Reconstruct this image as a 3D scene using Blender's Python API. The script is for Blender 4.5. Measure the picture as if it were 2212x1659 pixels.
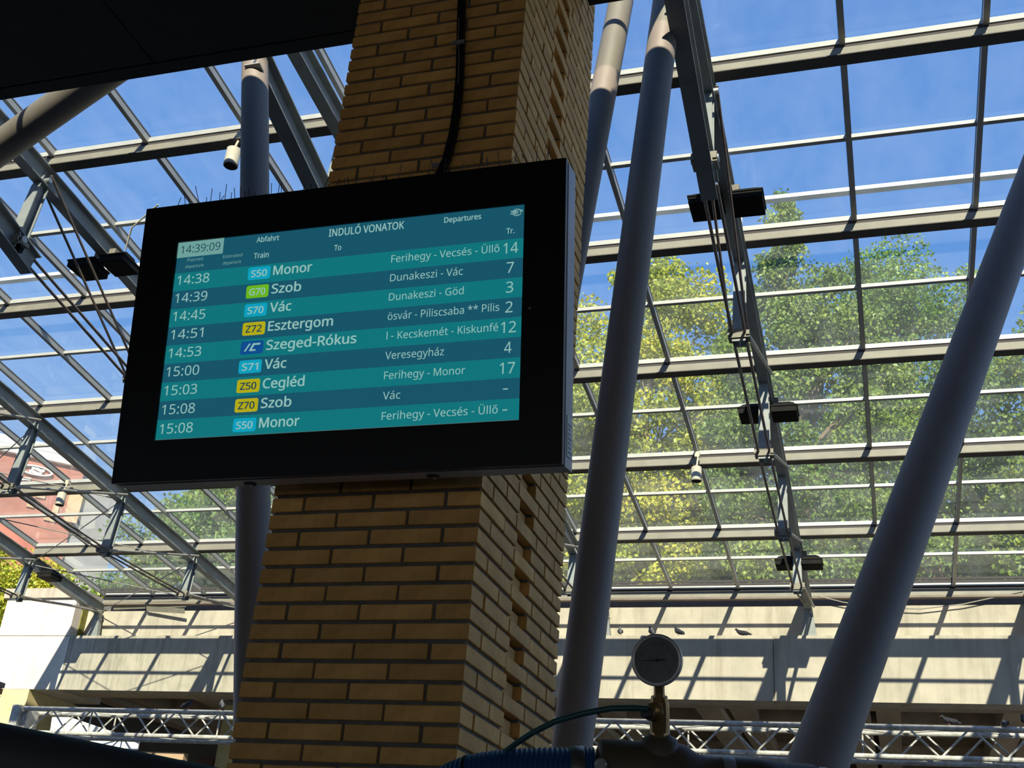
import bpy, math, random
import numpy as np
from mathutils import Vector, Matrix

random.seed(7)
rng = np.random.default_rng(11)
for o in list(bpy.data.objects):
    bpy.data.objects.remove(o, do_unlink=True)
scene = bpy.context.scene
COL = scene.collection

# ------------------------------------------------------------------ camera
EYE = Vector((0.0, 0.0, 1.6))
camd = bpy.data.cameras.new('camera')
camd.sensor_fit = 'HORIZONTAL'
camd.sensor_width = 36.0
camd.lens = 2531.86 / 2212.0 * 36.0
camd.clip_start = 0.05
camd.clip_end = 600
cam = bpy.data.objects.new('camera', camd)
COL.objects.link(cam)
RGT = Vector((0.95488407, 0.28749224, 0.07446226))
UPV = Vector((0.06244792, -0.43950318, 0.89606764))
FWD = Vector((-0.29033889, 0.8509907, 0.43762788))
cam.matrix_world = Matrix(((RGT.x, UPV.x, -FWD.x, EYE.x), (RGT.y, UPV.y, -FWD.y, EYE.y),
                           (RGT.z, UPV.z, -FWD.z, EYE.z), (0, 0, 0, 1)))
scene.camera = cam

# ------------------------------------------------------------------ sky, sun, exposure
W = bpy.data.worlds.new('sky')
scene.world = W
W.use_nodes = True
nt = W.node_tree
nt.nodes.clear()
n_out = nt.nodes.new('ShaderNodeOutputWorld')
n_bg = nt.nodes.new('ShaderNodeBackground')
n_tc = nt.nodes.new('ShaderNodeTexCoord')
n_sep = nt.nodes.new('ShaderNodeSeparateXYZ')
n_rmp = nt.nodes.new('ShaderNodeValToRGB')
e = n_rmp.color_ramp.elements
e[0].position = 0.0
e[0].color = (0.52, 0.68, 0.90, 1)
e[1].position = 1.0
e[1].color = (0.045, 0.15, 0.50, 1)
k = e.new(0.45)
k.color = (0.155, 0.345, 0.80, 1)
k = e.new(0.72)
k.color = (0.085, 0.245, 0.68, 1)
nt.links.new(n_tc.outputs['Generated'], n_sep.inputs[0])
nt.links.new(n_sep.outputs['Z'], n_rmp.inputs[0])
nt.links.new(n_rmp.outputs[0], n_bg.inputs[0])
nt.links.new(n_bg.outputs[0], n_out.inputs[0])
n_bg.inputs[1].default_value = 1.13

sun_d = bpy.data.lights.new('sun', 'SUN')
sun_d.energy = 8.8
sun_d.angle = math.radians(0.53)
sun_d.color = (1.0, 0.91, 0.76)
sun = bpy.data.objects.new('sun', sun_d)
COL.objects.link(sun)
sun.rotation_euler = Vector((-0.222, 1.0, -0.655)).to_track_quat('-Z', 'Y').to_euler()
sun.location = (8, -30, 30)

vs = scene.view_settings
vs.view_transform = 'Standard'
vs.look = 'None'
vs.exposure = 0.0
vs.gamma = 1.0
vs.use_curve_mapping = False


# ------------------------------------------------------------------ materials
def new_mat(name):
    m = bpy.data.materials.new(name)
    m.use_nodes = True
    t = m.node_tree
    t.nodes.clear()
    return m, t, t.nodes.new('ShaderNodeOutputMaterial')


def mat(name, col, rough=0.6, metal=0.0, var=0.0, scale=6.0, stretch=(1, 1, 1), bump=0.0, bscale=40.0,
        dark=None, spec=0.5, rnd=0.0, emit=None, estr=0.0):
    m, t, out = new_mat(name)
    b = t.nodes.new('ShaderNodeBsdfPrincipled')
    b.inputs['Roughness'].default_value = rough
    b.inputs['Metallic'].default_value = metal
    b.inputs['Specular IOR Level'].default_value = spec
    t.links.new(b.outputs[0], out.inputs[0])
    c4 = (*col, 1)
    b.inputs['Base Color'].default_value = c4
    if emit:
        b.inputs['Emission Color'].default_value = (*emit, 1)
        b.inputs['Emission Strength'].default_value = estr
    src = None
    if var > 0:
        tc = t.nodes.new('ShaderNodeTexCoord')
        mp = t.nodes.new('ShaderNodeMapping')
        mp.inputs['Scale'].default_value = stretch
        nz = t.nodes.new('ShaderNodeTexNoise')
        nz.inputs['Scale'].default_value = scale
        nz.inputs['Detail'].default_value = 6
        nz.inputs['Roughness'].default_value = 0.65
        rp = t.nodes.new('ShaderNodeValToRGB')
        d = dark if dark else tuple(c * (1 - var) for c in col)
        rp.color_ramp.elements[0].position = 0.30
        rp.color_ramp.elements[0].color = (*d, 1)
        rp.color_ramp.elements[1].position = 0.62
        rp.color_ramp.elements[1].color = (*[min(1, c * (1 + var * 0.35)) for c in col], 1)
        t.links.new(tc.outputs['Object'], mp.inputs[0])
        t.links.new(mp.outputs[0], nz.inputs[0])
        t.links.new(nz.outputs[0], rp.inputs[0])
        src = rp.outputs[0]
    if rnd > 0:
        oi = t.nodes.new('ShaderNodeObjectInfo')
        hs = t.nodes.new('ShaderNodeHueSaturation')
        ma = t.nodes.new('ShaderNodeMapRange')
        ma.inputs['To Min'].default_value = 1 - rnd
        ma.inputs['To Max'].default_value = 1 + rnd
        t.links.new(oi.outputs['Random'], ma.inputs[0])
        t.links.new(ma.outputs[0], hs.inputs['Value'])
        if src is not None:
            t.links.new(src, hs.inputs['Color'])
        else:
            hs.inputs['Color'].default_value = c4
        src = hs.outputs[0]
    if src is not None:
        t.links.new(src, b.inputs['Base Color'])
    if bump > 0:
        tc2 = t.nodes.new('ShaderNodeTexCoord')
        n2 = t.nodes.new('ShaderNodeTexNoise')
        n2.inputs['Scale'].default_value = bscale
        n2.inputs['Detail'].default_value = 5
        bp = t.nodes.new('ShaderNodeBump')
        bp.inputs['Strength'].default_value = bump
        bp.inputs['Distance'].default_value = 0.01
        t.links.new(tc2.outputs['Object'], n2.inputs[0])
        t.links.new(n2.outputs[0], bp.inputs['Height'])
        t.links.new(bp.outputs[0], b.inputs['Normal'])
    return m


def glass_mat(name, dust=0.05, tint=(0.93, 0.97, 0.95)):
    m, t, out = new_mat(name)
    tr = t.nodes.new('ShaderNodeBsdfTransparent')
    tr.inputs[0].default_value = (*tint, 1)
    gl = t.nodes.new('ShaderNodeBsdfGlossy')
    gl.inputs['Roughness'].default_value = 0.02
    gl.inputs['Color'].default_value = (0.9, 0.95, 1.0, 1)
    lw = t.nodes.new('ShaderNodeLayerWeight')
    lw.inputs[0].default_value = 0.5
    pw = t.nodes.new('ShaderNodeMath')
    pw.operation = 'POWER'
    pw.inputs[1].default_value = 5.0
    fr = t.nodes.new('ShaderNodeMath')
    fr.operation = 'MULTIPLY_ADD'
    fr.inputs[1].default_value = 0.60
    fr.inputs[2].default_value = 0.022
    t.links.new(lw.outputs['Facing'], pw.inputs[0])
    t.links.new(pw.outputs[0], fr.inputs[0])
    mx = t.nodes.new('ShaderNodeMixShader')
    t.links.new(fr.outputs[0], mx.inputs[0])
    t.links.new(tr.outputs[0], mx.inputs[1])
    t.links.new(gl.outputs[0], mx.inputs[2])
    tl = t.nodes.new('ShaderNodeBsdfTranslucent')
    tl.inputs[0].default_value = (0.86, 0.87, 0.80, 1)
    tc = t.nodes.new('ShaderNodeTexCoord')
    mp = t.nodes.new('ShaderNodeMapping')
    mp.inputs['Rotation'].default_value = (0, 0, 0.5)
    mp.inputs['Scale'].default_value = (1.0, 0.45, 1)
    oi = t.nodes.new('ShaderNodeObjectInfo')
    ad = t.nodes.new('ShaderNodeVectorMath')
    ad.operation = 'ADD'
    nz = t.nodes.new('ShaderNodeTexNoise')
    nz.inputs['Scale'].default_value = 2.2
    nz.inputs['Detail'].default_value = 6
    nz.inputs['Roughness'].default_value = 0.6
    mr = t.nodes.new('ShaderNodeMapRange')
    mr.inputs['From Min'].default_value = 0.35
    mr.inputs['From Max'].default_value = 0.75
    mr.inputs['To Min'].default_value = dust * 0.55
    mr.inputs['To Max'].default_value = dust * 1.7
    t.links.new(tc.outputs['Object'], mp.inputs[0])
    t.links.new(mp.outputs[0], ad.inputs[0])
    t.links.new(oi.outputs['Location'], ad.inputs[1])
    t.links.new(ad.outputs[0], nz.inputs[0])
    t.links.new(nz.outputs[0], mr.inputs[0])
    m2 = t.nodes.new('ShaderNodeMixShader')
    t.links.new(mr.outputs[0], m2.inputs[0])
    t.links.new(mx.outputs[0], m2.inputs[1])
    t.links.new(tl.outputs[0], m2.inputs[2])
    t.links.new(m2.outputs[0], out.inputs[0])
    return m


def concrete_mat(name, base, stain, sc=1.0):
    m, t, out = new_mat(name)
    b = t.nodes.new('ShaderNodeBsdfPrincipled')
    b.inputs['Roughness'].default_value = 0.85
    t.links.new(b.outputs[0], out.inputs[0])
    tc = t.nodes.new('ShaderNodeTexCoord')

    def noise(scale, stretch, lo, hi):
        mp = t.nodes.new('ShaderNodeMapping')
        mp.inputs['Scale'].default_value = stretch
        nz = t.nodes.new('ShaderNodeTexNoise')
        nz.inputs['Scale'].default_value = scale
        nz.inputs['Detail'].default_value = 7
        nz.inputs['Roughness'].default_value = 0.68
        mr = t.nodes.new('ShaderNodeMapRange')
        mr.inputs['From Min'].default_value = lo
        mr.inputs['From Max'].default_value = hi
        t.links.new(tc.outputs['Object'], mp.inputs[0])
        t.links.new(mp.outputs[0], nz.inputs[0])
        t.links.new(nz.outputs[0], mr.inputs[0])
        return mr.outputs[0], nz.outputs[0]
    f1, raw = noise(1.6 * sc, (1, 1, 1), 0.40, 0.75)
    f2, _ = noise(2.4 * sc, (1.6, 1, 0.16), 0.48, 0.74)
    mA = t.nodes.new('ShaderNodeMixRGB')
    mA.inputs[1].default_value = (*base, 1)
    mA.inputs[2].default_value = (*[c * 0.74 for c in base], 1)
    t.links.new(f1, mA.inputs[0])
    mB = t.nodes.new('ShaderNodeMixRGB')
    t.links.new(mA.outputs[0], mB.inputs[1])
    mB.inputs[2].default_value = (*stain, 1)
    mu = t.nodes.new('ShaderNodeMath')
    mu.operation = 'MULTIPLY'
    mu.inputs[1].default_value = 0.7
    t.links.new(f2, mu.inputs[0])
    t.links.new(mu.outputs[0], mB.inputs[0])
    t.links.new(mB.outputs[0], b.inputs['Base Color'])
    bp = t.nodes.new('ShaderNodeBump')
    bp.inputs['Strength'].default_value = 0.25
    bp.inputs['Distance'].default_value = 0.02
    t.links.new(raw, bp.inputs['Height'])
    t.links.new(bp.outputs[0], b.inputs['Normal'])
    return m


def leaf_mat(name, cols, trans=0.32):
    m, t, out = new_mat(name)
    at = t.nodes.new('ShaderNodeAttribute')
    at.attribute_name = 'tint'
    rp = t.nodes.new('ShaderNodeValToRGB')
    el = rp.color_ramp.elements
    el[0].color = (*cols[0], 1)
    el[1].color = (*cols[-1], 1)
    for i, c in enumerate(cols[1:-1]):
        k = el.new((i + 1) / (len(cols) - 1))
        k.color = (*c, 1)
    t.links.new(at.outputs['Fac'], rp.inputs[0])
    d = t.nodes.new('ShaderNodeBsdfPrincipled')
    d.inputs['Roughness'].default_value = 0.45
    tl = t.nodes.new('ShaderNodeBsdfTranslucent')
    t.links.new(rp.outputs[0], d.inputs['Base Color'])
    t.links.new(rp.outputs[0], tl.inputs[0])
    mx = t.nodes.new('ShaderNodeMixShader')
    mx.inputs[0].default_value = trans
    t.links.new(d.outputs[0], mx.inputs[1])
    t.links.new(tl.outputs[0], mx.inputs[2])
    t.links.new(mx.outputs[0], out.inputs[0])
    return m


def emit_mat(name, col, strength=1.0, spec=0.2):
    m, t, out = new_mat(name)
    b = t.nodes.new('ShaderNodeBsdfPrincipled')
    b.inputs['Base Color'].default_value = (0.01, 0.01, 0.01, 1)
    b.inputs['Roughness'].default_value = 0.25
    b.inputs['Specular IOR Level'].default_value = spec
    b.inputs['Emission Color'].default_value = (*col, 1)
    b.inputs['Emission Strength'].default_value = strength
    t.links.new(b.outputs[0], out.inputs[0])
    return m


M = {}
M['brick'] = mat('ochre_brick', (0.76, 0.44, 0.13), 0.75, var=0.22, scale=9, bump=0.15, bscale=60, rnd=0.13,
                 dark=(0.57, 0.30, 0.075))
M['mortar'] = mat('mortar', (0.16, 0.15, 0.13), 0.95, var=0.3, scale=20, bump=0.4, bscale=80)
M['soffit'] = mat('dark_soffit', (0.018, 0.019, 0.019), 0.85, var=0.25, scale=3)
M['slab'] = mat('slab_concrete', (0.25, 0.24, 0.22), 0.9, var=0.2, scale=2)
M['black'] = mat('black_plastic', (0.008, 0.008, 0.009), 0.5, spec=0.3)
M['bezel'] = mat('black_bezel', (0.006, 0.007, 0.008), 0.35, spec=0.25)
M['housing'] = mat('grey_housing', (0.42, 0.44, 0.49), 0.36, metal=0.0, var=0.12, scale=5)
M['trimsilver'] = mat('silver_trim', (0.55, 0.56, 0.58), 0.25, metal=0.8)
M['sticker'] = mat('pale_sticker', (0.62, 0.64, 0.60), 0.5)
M['stickerink'] = mat('sticker_ink', (0.2, 0.21, 0.2), 0.6)
M['galv'] = mat('galvanised', (0.45, 0.45, 0.44), 0.45, metal=0.6, var=0.2, scale=12)
M['spike'] = mat('spike_wire', (0.05, 0.06, 0.06), 0.5, metal=0.4)
M['column'] = mat('column_paint', (0.235, 0.20, 0.16), 0.55, var=0.14, scale=2.5, stretch=(1, 1, 0.4))
M['truss'] = mat('truss_paint', (0.27, 0.285, 0.27), 0.55, var=0.22, scale=3)
M['rod'] = mat('rusty_rod', (0.22, 0.16, 0.12), 0.65, var=0.3, scale=8)
M['rodlight'] = mat('steel_rod', (0.36, 0.33, 0.28), 0.55, var=0.2, scale=8)
M['purlin'] = mat('purlin_paint', (0.26, 0.235, 0.18), 0.6, var=0.2, scale=2.5)
M['flange_shade'] = mat('shaded_flange', (0.10, 0.085, 0.07), 0.7, var=0.2, scale=3)  # shade of the purlin underside put into the colour
M['bar'] = mat('glazing_bar', (0.46, 0.445, 0.41), 0.45, var=0.12, scale=4)
M['gasket'] = mat('gasket', (0.06, 0.05, 0.05), 0.8)
M['glass'] = glass_mat('dusty_roof_glass', 0.036)
M['whitemetal'] = mat('white_metal', (0.80, 0.79, 0.76), 0.4)
M['concrete'] = concrete_mat('pale_concrete', (0.53, 0.47, 0.365), (0.26, 0.22, 0.155))
M['concrete2'] = concrete_mat('pier_concrete', (0.72, 0.66, 0.54), (0.50, 0.44, 0.34), 0.8)
M['stained'] = concrete_mat('stained_concrete', (0.48, 0.43, 0.33), (0.13, 0.115, 0.075), 1.6)
M['undercon'] = mat('underdeck_concrete', (0.44, 0.35, 0.24), 0.9, var=0.3, scale=1.5, stretch=(1, 0.3, 1))
M['panelbrown'] = mat('underdeck_panel', (0.20, 0.155, 0.10), 0.9, var=0.3, scale=2)
M['yellow'] = mat('yellow_paint', (0.66, 0.56, 0.26), 0.8, var=0.15, scale=2)
M['moss'] = mat('moss', (0.22, 0.22, 0.04), 0.95, var=0.45, scale=7, bump=0.5)
M['floor'] = mat('floor_stone', (0.12, 0.11, 0.095), 0.8, var=0.2, scale=2)
M['hall'] = mat('hall_wall', (0.12, 0.105, 0.08), 0.9, var=0.1, scale=1)
M['flash'] = mat('brown_flashing', (0.22, 0.17, 0.13), 0.6, var=0.2, scale=4)
M['lattice'] = mat('lattice_paint', (0.52, 0.50, 0.45), 0.55, var=0.35, scale=9, dark=(0.28, 0.26, 0.23))
M['flood'] = mat('flood_housing', (0.020, 0.019, 0.018), 0.8, spec=0.1, var=0.3, scale=10)
M['lens'] = mat('flood_lens', (0.004, 0.004, 0.005), 0.7, spec=0.05)
M['dusty'] = mat('dusty_bracket', (0.22, 0.19, 0.15), 0.85, var=0.3, scale=14)
M['cylinder'] = mat('beige_metal', (0.55, 0.49, 0.38), 0.5, var=0.12, scale=6)
M['steelcase'] = mat('stainless', (0.50, 0.48, 0.44), 0.32, metal=0.35, var=0.15, scale=9)
M['dial'] = mat('dial_face', (0.10, 0.095, 0.086), 0.3, var=0.35, scale=12, dark=(0.035, 0.035, 0.033), spec=0.3)
M['ink'] = mat('dial_ink', (0.012, 0.012, 0.012), 0.6)
M['brass'] = mat('brass', (0.34, 0.22, 0.085), 0.38, metal=0.75, var=0.3, scale=30)
M['darkbrass'] = mat('dark_bronze', (0.105, 0.078, 0.045), 0.5, metal=0.1, var=0.35, scale=14)
M['bluehose'] = mat('blue_hose', (0.012, 0.075, 0.20), 0.4)
M['tealhose'] = mat('teal_hose', (0.022, 0.085, 0.085), 0.35)
M['clamp'] = mat('clamp_steel', (0.28, 0.26, 0.23), 0.35, metal=0.8)
M['duct'] = mat('black_duct', (0.055, 0.052, 0.050), 0.6, var=0.2, scale=6)
M['bark'] = mat('bark', (0.22, 0.16, 0.11), 0.95, var=0.3, scale=6, stretch=(1, 1, 0.3))
M['ground'] = mat('outside_ground', (0.30, 0.27, 0.20), 0.95, var=0.3, scale=0.7)
M['redwall'] = mat('red_render', (0.40, 0.155, 0.11), 0.9, var=0.2, scale=0.5)
M['greywall'] = mat('grey_render', (0.27, 0.26, 0.26), 0.9, var=0.15, scale=0.5)
M['peach'] = mat('peach_render', (0.50, 0.34, 0.21), 0.9)
M['signwhite'] = mat('sign_white', (0.85, 0.85, 0.83), 0.5)
M['sheet_panel'] = mat('white_sheet', (0.85, 0.84, 0.80), 0.7)
M['brown'] = mat('brown_board', (0.11, 0.045, 0.025), 0.7)
M['pigeon'] = mat('pigeon_grey', (0.045, 0.045, 0.055), 0.9, var=0.4, scale=25, spec=0.05)
M['pigeonlight'] = mat('pigeon_pale', (0.16, 0.155, 0.165), 0.8, var=0.45, scale=30, dark=(0.03, 0.03, 0.035), spec=0.05)
M['pigeonleg'] = mat('pigeon_leg', (0.35, 0.12, 0.10), 0.7)
M['orangebrick'] = mat('orange_brick', (0.50, 0.20, 0.07), 0.85, var=0.3, scale=9, rnd=0.2)
M['cable'] = mat('grey_cable', (0.30, 0.28, 0.24), 0.6)
M['leafY'] = leaf_mat('leaf_yellow_green', [(0.189, 0.261, 0.022), (0.348, 0.406, 0.036), (0.551, 0.536, 0.058), (0.797, 0.667, 0.087)])
M['leafG'] = leaf_mat('leaf_green', [(0.065, 0.145, 0.023), (0.131, 0.246, 0.032), (0.246, 0.362, 0.051), (0.435, 0.493, 0.072)])
M['leafD'] = leaf_mat('leaf_dark_green', [(0.043, 0.109, 0.026), (0.087, 0.174, 0.032), (0.145, 0.232, 0.043), (0.232, 0.290, 0.065)])
M['leafM'] = leaf_mat('leaf_mixed', [(0.060, 0.130, 0.020), (0.130, 0.220, 0.030), (0.230, 0.310, 0.045), (0.520, 0.520, 0.070)])


# ------------------------------------------------------------------ mesh builder
class MB:
    def __init__(self):
        self.v = []
        self.f = []
        self.smooth = []

    def add(self, vs, fs, sm=False):
        o = len(self.v)
        self.v.extend([tuple(a) for a in vs])
        self.f.extend([tuple(i + o for i in a) for a in fs])
        self.smooth.extend([sm] * len(fs))
        return self

    def box(self, a, b):
        (x0, y0, z0), (x1, y1, z1) = a, b
        return self.add([(x0, y0, z0), (x1, y0, z0), (x1, y1, z0), (x0, y1, z0), (x0, y0, z1), (x1, y0, z1),
                         (x1, y1, z1), (x0, y1, z1)],
                        [(3, 2, 1, 0), (4, 5, 6, 7), (0, 1, 5, 4), (1, 2, 6, 5), (2, 3, 7, 6), (3, 0, 4, 7)])

    def frame_box(self, o, ux, uy, uz, a, b):
        o, ux, uy, uz = map(Vector, (o, ux, uy, uz))
        vs = []
        for z in (a[2], b[2]):
            for (x, y) in ((a[0], a[1]), (b[0], a[1]), (b[0], b[1]), (a[0], b[1])):
                vs.append(o + ux * x + uy * y + uz * z)
        return self.add(vs, [(3, 2, 1, 0), (4, 5, 6, 7), (0, 1, 5, 4), (1, 2, 6, 5), (2, 3, 7, 6), (3, 0, 4, 7)])

    def loft(self, rings, sm=False, caps=True):
        n = len(rings[0])
        vs = [p for r in rings for p in r]
        fs = []
        for i in range(len(rings) - 1):
            for j in range(n):
                k = (j + 1) % n
                fs.append((i * n + j, i * n + k, (i + 1) * n + k, (i + 1) * n + j))
        self.add(vs, fs, sm)
        if caps:
            self.add(rings[0], [tuple(range(n - 1, -1, -1))])
            self.add(rings[-1], [tuple(range(n))])
        return self

    def beam(self, p0, p1, poly, up=(0, 0, 1)):
        p0, p1 = Vector(p0), Vector(p1)
        d = (p1 - p0).normalized()
        s = d.cross(Vector(up)).normalized()
        u = s.cross(d).normalized()
        return self.loft([[p + s * a + u * b for a, b in poly] for p in (p0, p1)])

    def tube(self, pts, r, seg=12, sm=True, caps=True):
        pts = [Vector(p) for p in pts]
        rr = r if isinstance(r, (list, tuple)) else [r] * len(pts)
        rings = []
        prev = None
        for i, p in enumerate(pts):
            d = (pts[min(i + 1, len(pts) - 1)] - pts[max(i - 1, 0)]).normalized()
            if prev is None:
                a = Vector((0, 0, 1)) if abs(d.z) < 0.9 else Vector((1, 0, 0))
                s = d.cross(a).normalized()
            else:
                s = (prev - d * prev.dot(d)).normalized()
            prev = s
            u = s.cross(d)
            rings.append([p + (s * math.cos(2 * math.pi * j / seg) + u * math.sin(2 * math.pi * j / seg)) * rr[i]
                          for j in range(seg)])
        return self.loft(rings, sm, caps)

    def lathe(self, o, axis, prof, seg=24, sm=True):
        o, d = Vector(o), Vector(axis).normalized()
        a = Vector((0, 0, 1)) if abs(d.z) < 0.9 else Vector((1, 0, 0))
        s = d.cross(a).normalized()
        u = s.cross(d)
        rings = [[o + d * h + (s * math.cos(2 * math.pi * j / seg) + u * math.sin(2 * math.pi * j / seg)) * max(r, 1e-4)
                  for j in range(seg)] for h, r in prof]
        return self.loft(rings, sm, True)

    def ball(self, c, r, seg=12, rings=8, rot=None):
        c = Vector(c)
        rs = []
        for i in range(rings + 1):
            t = math.pi * i / rings
            ring = []
            for j in range(seg):
                a = 2 * math.pi * j / seg
                p = Vector((r[0] * math.sin(t) * math.cos(a), r[1] * math.sin(t) * math.sin(a), -r[2] * math.cos(t)))
                if i in (0, rings):
                    p = Vector((1e-4 * math.cos(a), 1e-4 * math.sin(a), -r[2] * math.cos(t)))
                if rot:
                    p = rot @ p
                ring.append(c + p)
            rs.append(ring)
        return self.loft(rs, True, False)

    def build(self, name, m, parent=None):
        off = Vector((0, 0, 0))
        q = parent
        while q is not None:
            off += Vector(q.location)
            q = q.parent
        me = bpy.data.meshes.new(name)
        me.from_pydata([(a[0] - off.x, a[1] - off.y, a[2] - off.z) for a in self.v], [], self.f)
        if any(self.smooth):
            me.polygons.foreach_set('use_smooth', self.smooth)
        me.materials.append(m)
        me.update()
        o = bpy.data.objects.new(name, me)
        COL.objects.link(o)
        o.parent = parent
        return o


def empty(name, loc):
    o = bpy.data.objects.new(name, None)
    o.empty_display_size = 0.1
    o.location = loc
    COL.objects.link(o)
    return o


def tag(o, label=None, cat=None, group=None, kind=None):
    if label:
        o['label'] = label
    if cat:
        o['category'] = cat
    if group:
        o['group'] = group
    if kind:
        o['kind'] = kind
    return o


def shared(name, me, loc, parent):
    o = bpy.data.objects.new(name, me)
    COL.objects.link(o)
    o.parent = parent
    o.location = loc
    return o


IPOLY = lambda w, h, tw=0.012, tf=0.018: [(-w / 2, -h / 2), (w / 2, -h / 2), (w / 2, -h / 2 + tf), (tw / 2, -h / 2 + tf),
                                          (tw / 2, h / 2 - tf), (w / 2, h / 2 - tf), (w / 2, h / 2), (-w / 2, h / 2),
                                          (-w / 2, h / 2 - tf), (-tw / 2, h / 2 - tf), (-tw / 2, -h / 2 + tf), (-w / 2, -h / 2 + tf)]
RECT = lambda w, h: [(-w / 2, -h / 2), (w / 2, -h / 2), (w / 2, h / 2), (-w / 2, h / 2)]

# ------------------------------------------------------------------ hall shell
SZ, EY = 6.86, 5.23          # soffit height and slab edge
o = MB().box((-32, -70, -0.3), (18, 46, 0.0)).build('floor', M['floor'])
tag(o, 'grey stone floor of the sunken hall', 'floor', kind='structure')
ceil = empty('ceiling', (0, 0, SZ))
tag(ceil, 'dark ceiling slab overhanging behind the brick pillar', 'ceiling', kind='structure')
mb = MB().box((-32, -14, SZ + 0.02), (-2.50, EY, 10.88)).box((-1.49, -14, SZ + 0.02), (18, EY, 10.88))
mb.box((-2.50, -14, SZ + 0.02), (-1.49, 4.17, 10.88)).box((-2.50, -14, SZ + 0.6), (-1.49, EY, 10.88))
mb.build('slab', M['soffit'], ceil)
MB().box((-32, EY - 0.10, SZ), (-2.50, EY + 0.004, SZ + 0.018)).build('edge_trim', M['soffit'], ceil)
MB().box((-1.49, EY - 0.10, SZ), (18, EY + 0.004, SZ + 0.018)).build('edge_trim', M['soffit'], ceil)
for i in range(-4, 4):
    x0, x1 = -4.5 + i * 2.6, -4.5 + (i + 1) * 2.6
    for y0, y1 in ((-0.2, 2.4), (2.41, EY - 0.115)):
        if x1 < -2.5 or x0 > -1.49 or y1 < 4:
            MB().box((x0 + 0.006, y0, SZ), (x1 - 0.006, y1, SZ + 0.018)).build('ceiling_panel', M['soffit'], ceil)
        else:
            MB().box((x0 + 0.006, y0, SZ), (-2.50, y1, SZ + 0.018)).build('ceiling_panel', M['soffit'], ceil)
mb = MB().box((-32, -14.3, 3.0), (18, -14, SZ))  # unseen; opening and floor beyond it added to light the pillar front
for x in (-32, -22, -12, -2, 8, 17.4):
    mb.box((x, -14.3, 0), (x + 0.6, -14, 3.0))
o = mb.build('wall_back', M['hall'])
tag(o, 'unseen back wall of the hall with an opening added to let light in', 'wall', kind='structure')
o = MB().box((-32.3, -14, 0), (-32, EY, SZ)).build('wall_left', M['hall'])  # unseen side walls, added to keep side light off the pillar front
tag(o, 'unseen added side wall on the left of the covered hall', 'wall', kind='structure')
o = MB().box((18, -14, 0), (18.3, EY, SZ)).build('wall_right', M['hall'])
tag(o, 'unseen added side wall on the right of the covered hall', 'wall', kind='structure')

# ------------------------------------------------------------------ far wall
PY, UY = 23.5, 24.0
wf = empty('wall_far', (-8, PY, 6.4))
tag(wf, 'sunlit concrete parapet beam below the foot of the glass roof', 'wall', kind='structure')
xs = [-18.62, -13.1, -7.6, -2.12, 3.4, 9.0]
for i, (a, b) in enumerate(zip(xs[:-1], xs[1:])):
    MB().box((a + 0.006, PY + random.uniform(0, 0.012), 6.42), (b - 0.006, PY + 0.5, 7.70)).build(
        'concrete_panel', M['stained'] if i == 0 else M['concrete'], wf)
MB().box((-19.42, PY + 0.05, 6.43), (9, 24.38, 6.60)).build('soffit_strip', M['undercon'], wf)
MB().box((-18.62, PY + 0.02, 7.55), (9, 24.4, 7.69)).build('ledge', M['concrete'], wf)
o = MB().box((-18.7, UY, 6.6), (9, UY + 0.3, 8.43)).build('wall_far_upper', M['concrete'])
tag(o, 'set back upper concrete wall behind the pigeon ledge', 'wall', kind='structure')
pier = empty('wall_far_pier', (-19.7, PY, 0))
tag(pier, 'tall bright concrete end pier of the far wall beside the trees', 'wall', kind='structure')
MB().box((-20.72, PY, 7.70), (-18.68, 25.2, 8.62)).build('upper_block', M['concrete2'], pier)
MB().box((-20.70, PY + 0.004, 6.42), (-18.63, 25.2, 7.685)).build('middle_block', M['concrete2'], pier)
MB().box((-20.80, PY - 0.07, 8.62), (-18.60, 25.2, 8.86)).build('coping', M['stained'], pier)
MB().box((-20.70, PY + 0.008, 0), (-19.42, 25.4, 6.415)).build('yellow_base', M['yellow'], pier)
MB().box((-18.68, PY + 0.28, 7.72), (-18.66, UY - 0.02, 8.55)).build('moss_patch', M['moss'], pier)
# space under the street deck behind the parapet
uc = empty('ceiling_far', (-5, 30, 7.1))
tag(uc, 'dark brown concrete deck underside behind the parapet', 'ceiling', kind='structure')
MB().box((-19.4, 24.4, 7.10), (14, 46, 7.4)).build('deck', M['panelbrown'], uc)
for i in range(11):
    x = -19.2 + i * 3.05
    MB().box((x, 24.42, 6.62), (x + 0.50, 45.8, 7.098)).build('rib', M['undercon'], uc)
    MB().box((x + 0.62, 24.42, 6.75), (x + 1.12, 45.8, 7.098)).build('rib', M['undercon'], uc)
for i in range(4):
    y = 27.5 + i * 4.5
    MB().box((-19.4, y, 6.80), (14, y + 0.35, 7.097)).build('cross_beam', M['undercon'], uc)
o = MB().box((-19.6, 25.4, 0), (-19.42, 46, 7.1)).build('wall_far_side', M['hall'])
tag(o, 'dark side wall of the passage under the deck beside the yellow base', 'wall', kind='structure')
o = MB().box((-19.4, 45.8, 0), (14, 46.1, 7.1)).build('wall_far_rear', M['hall'])
tag(o, 'dark rear wall of the passage under the deck', 'wall', kind='structure')
o = MB().box((-19.3, 24.62, 7.42), (70, 33.5, 8.25)).box((-90, 33.5, 5.0), (-19.3, 120, 8.25)).box((-19.3, 33.5, 7.42), (70, 120, 8.25)).box((-90, 24.0, 4.6), (-20.75, 33.5, 5.0)).build('floor_street', M['ground'])
tag(o, 'street level ground outside the glass roof', 'ground', kind='structure')

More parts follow.
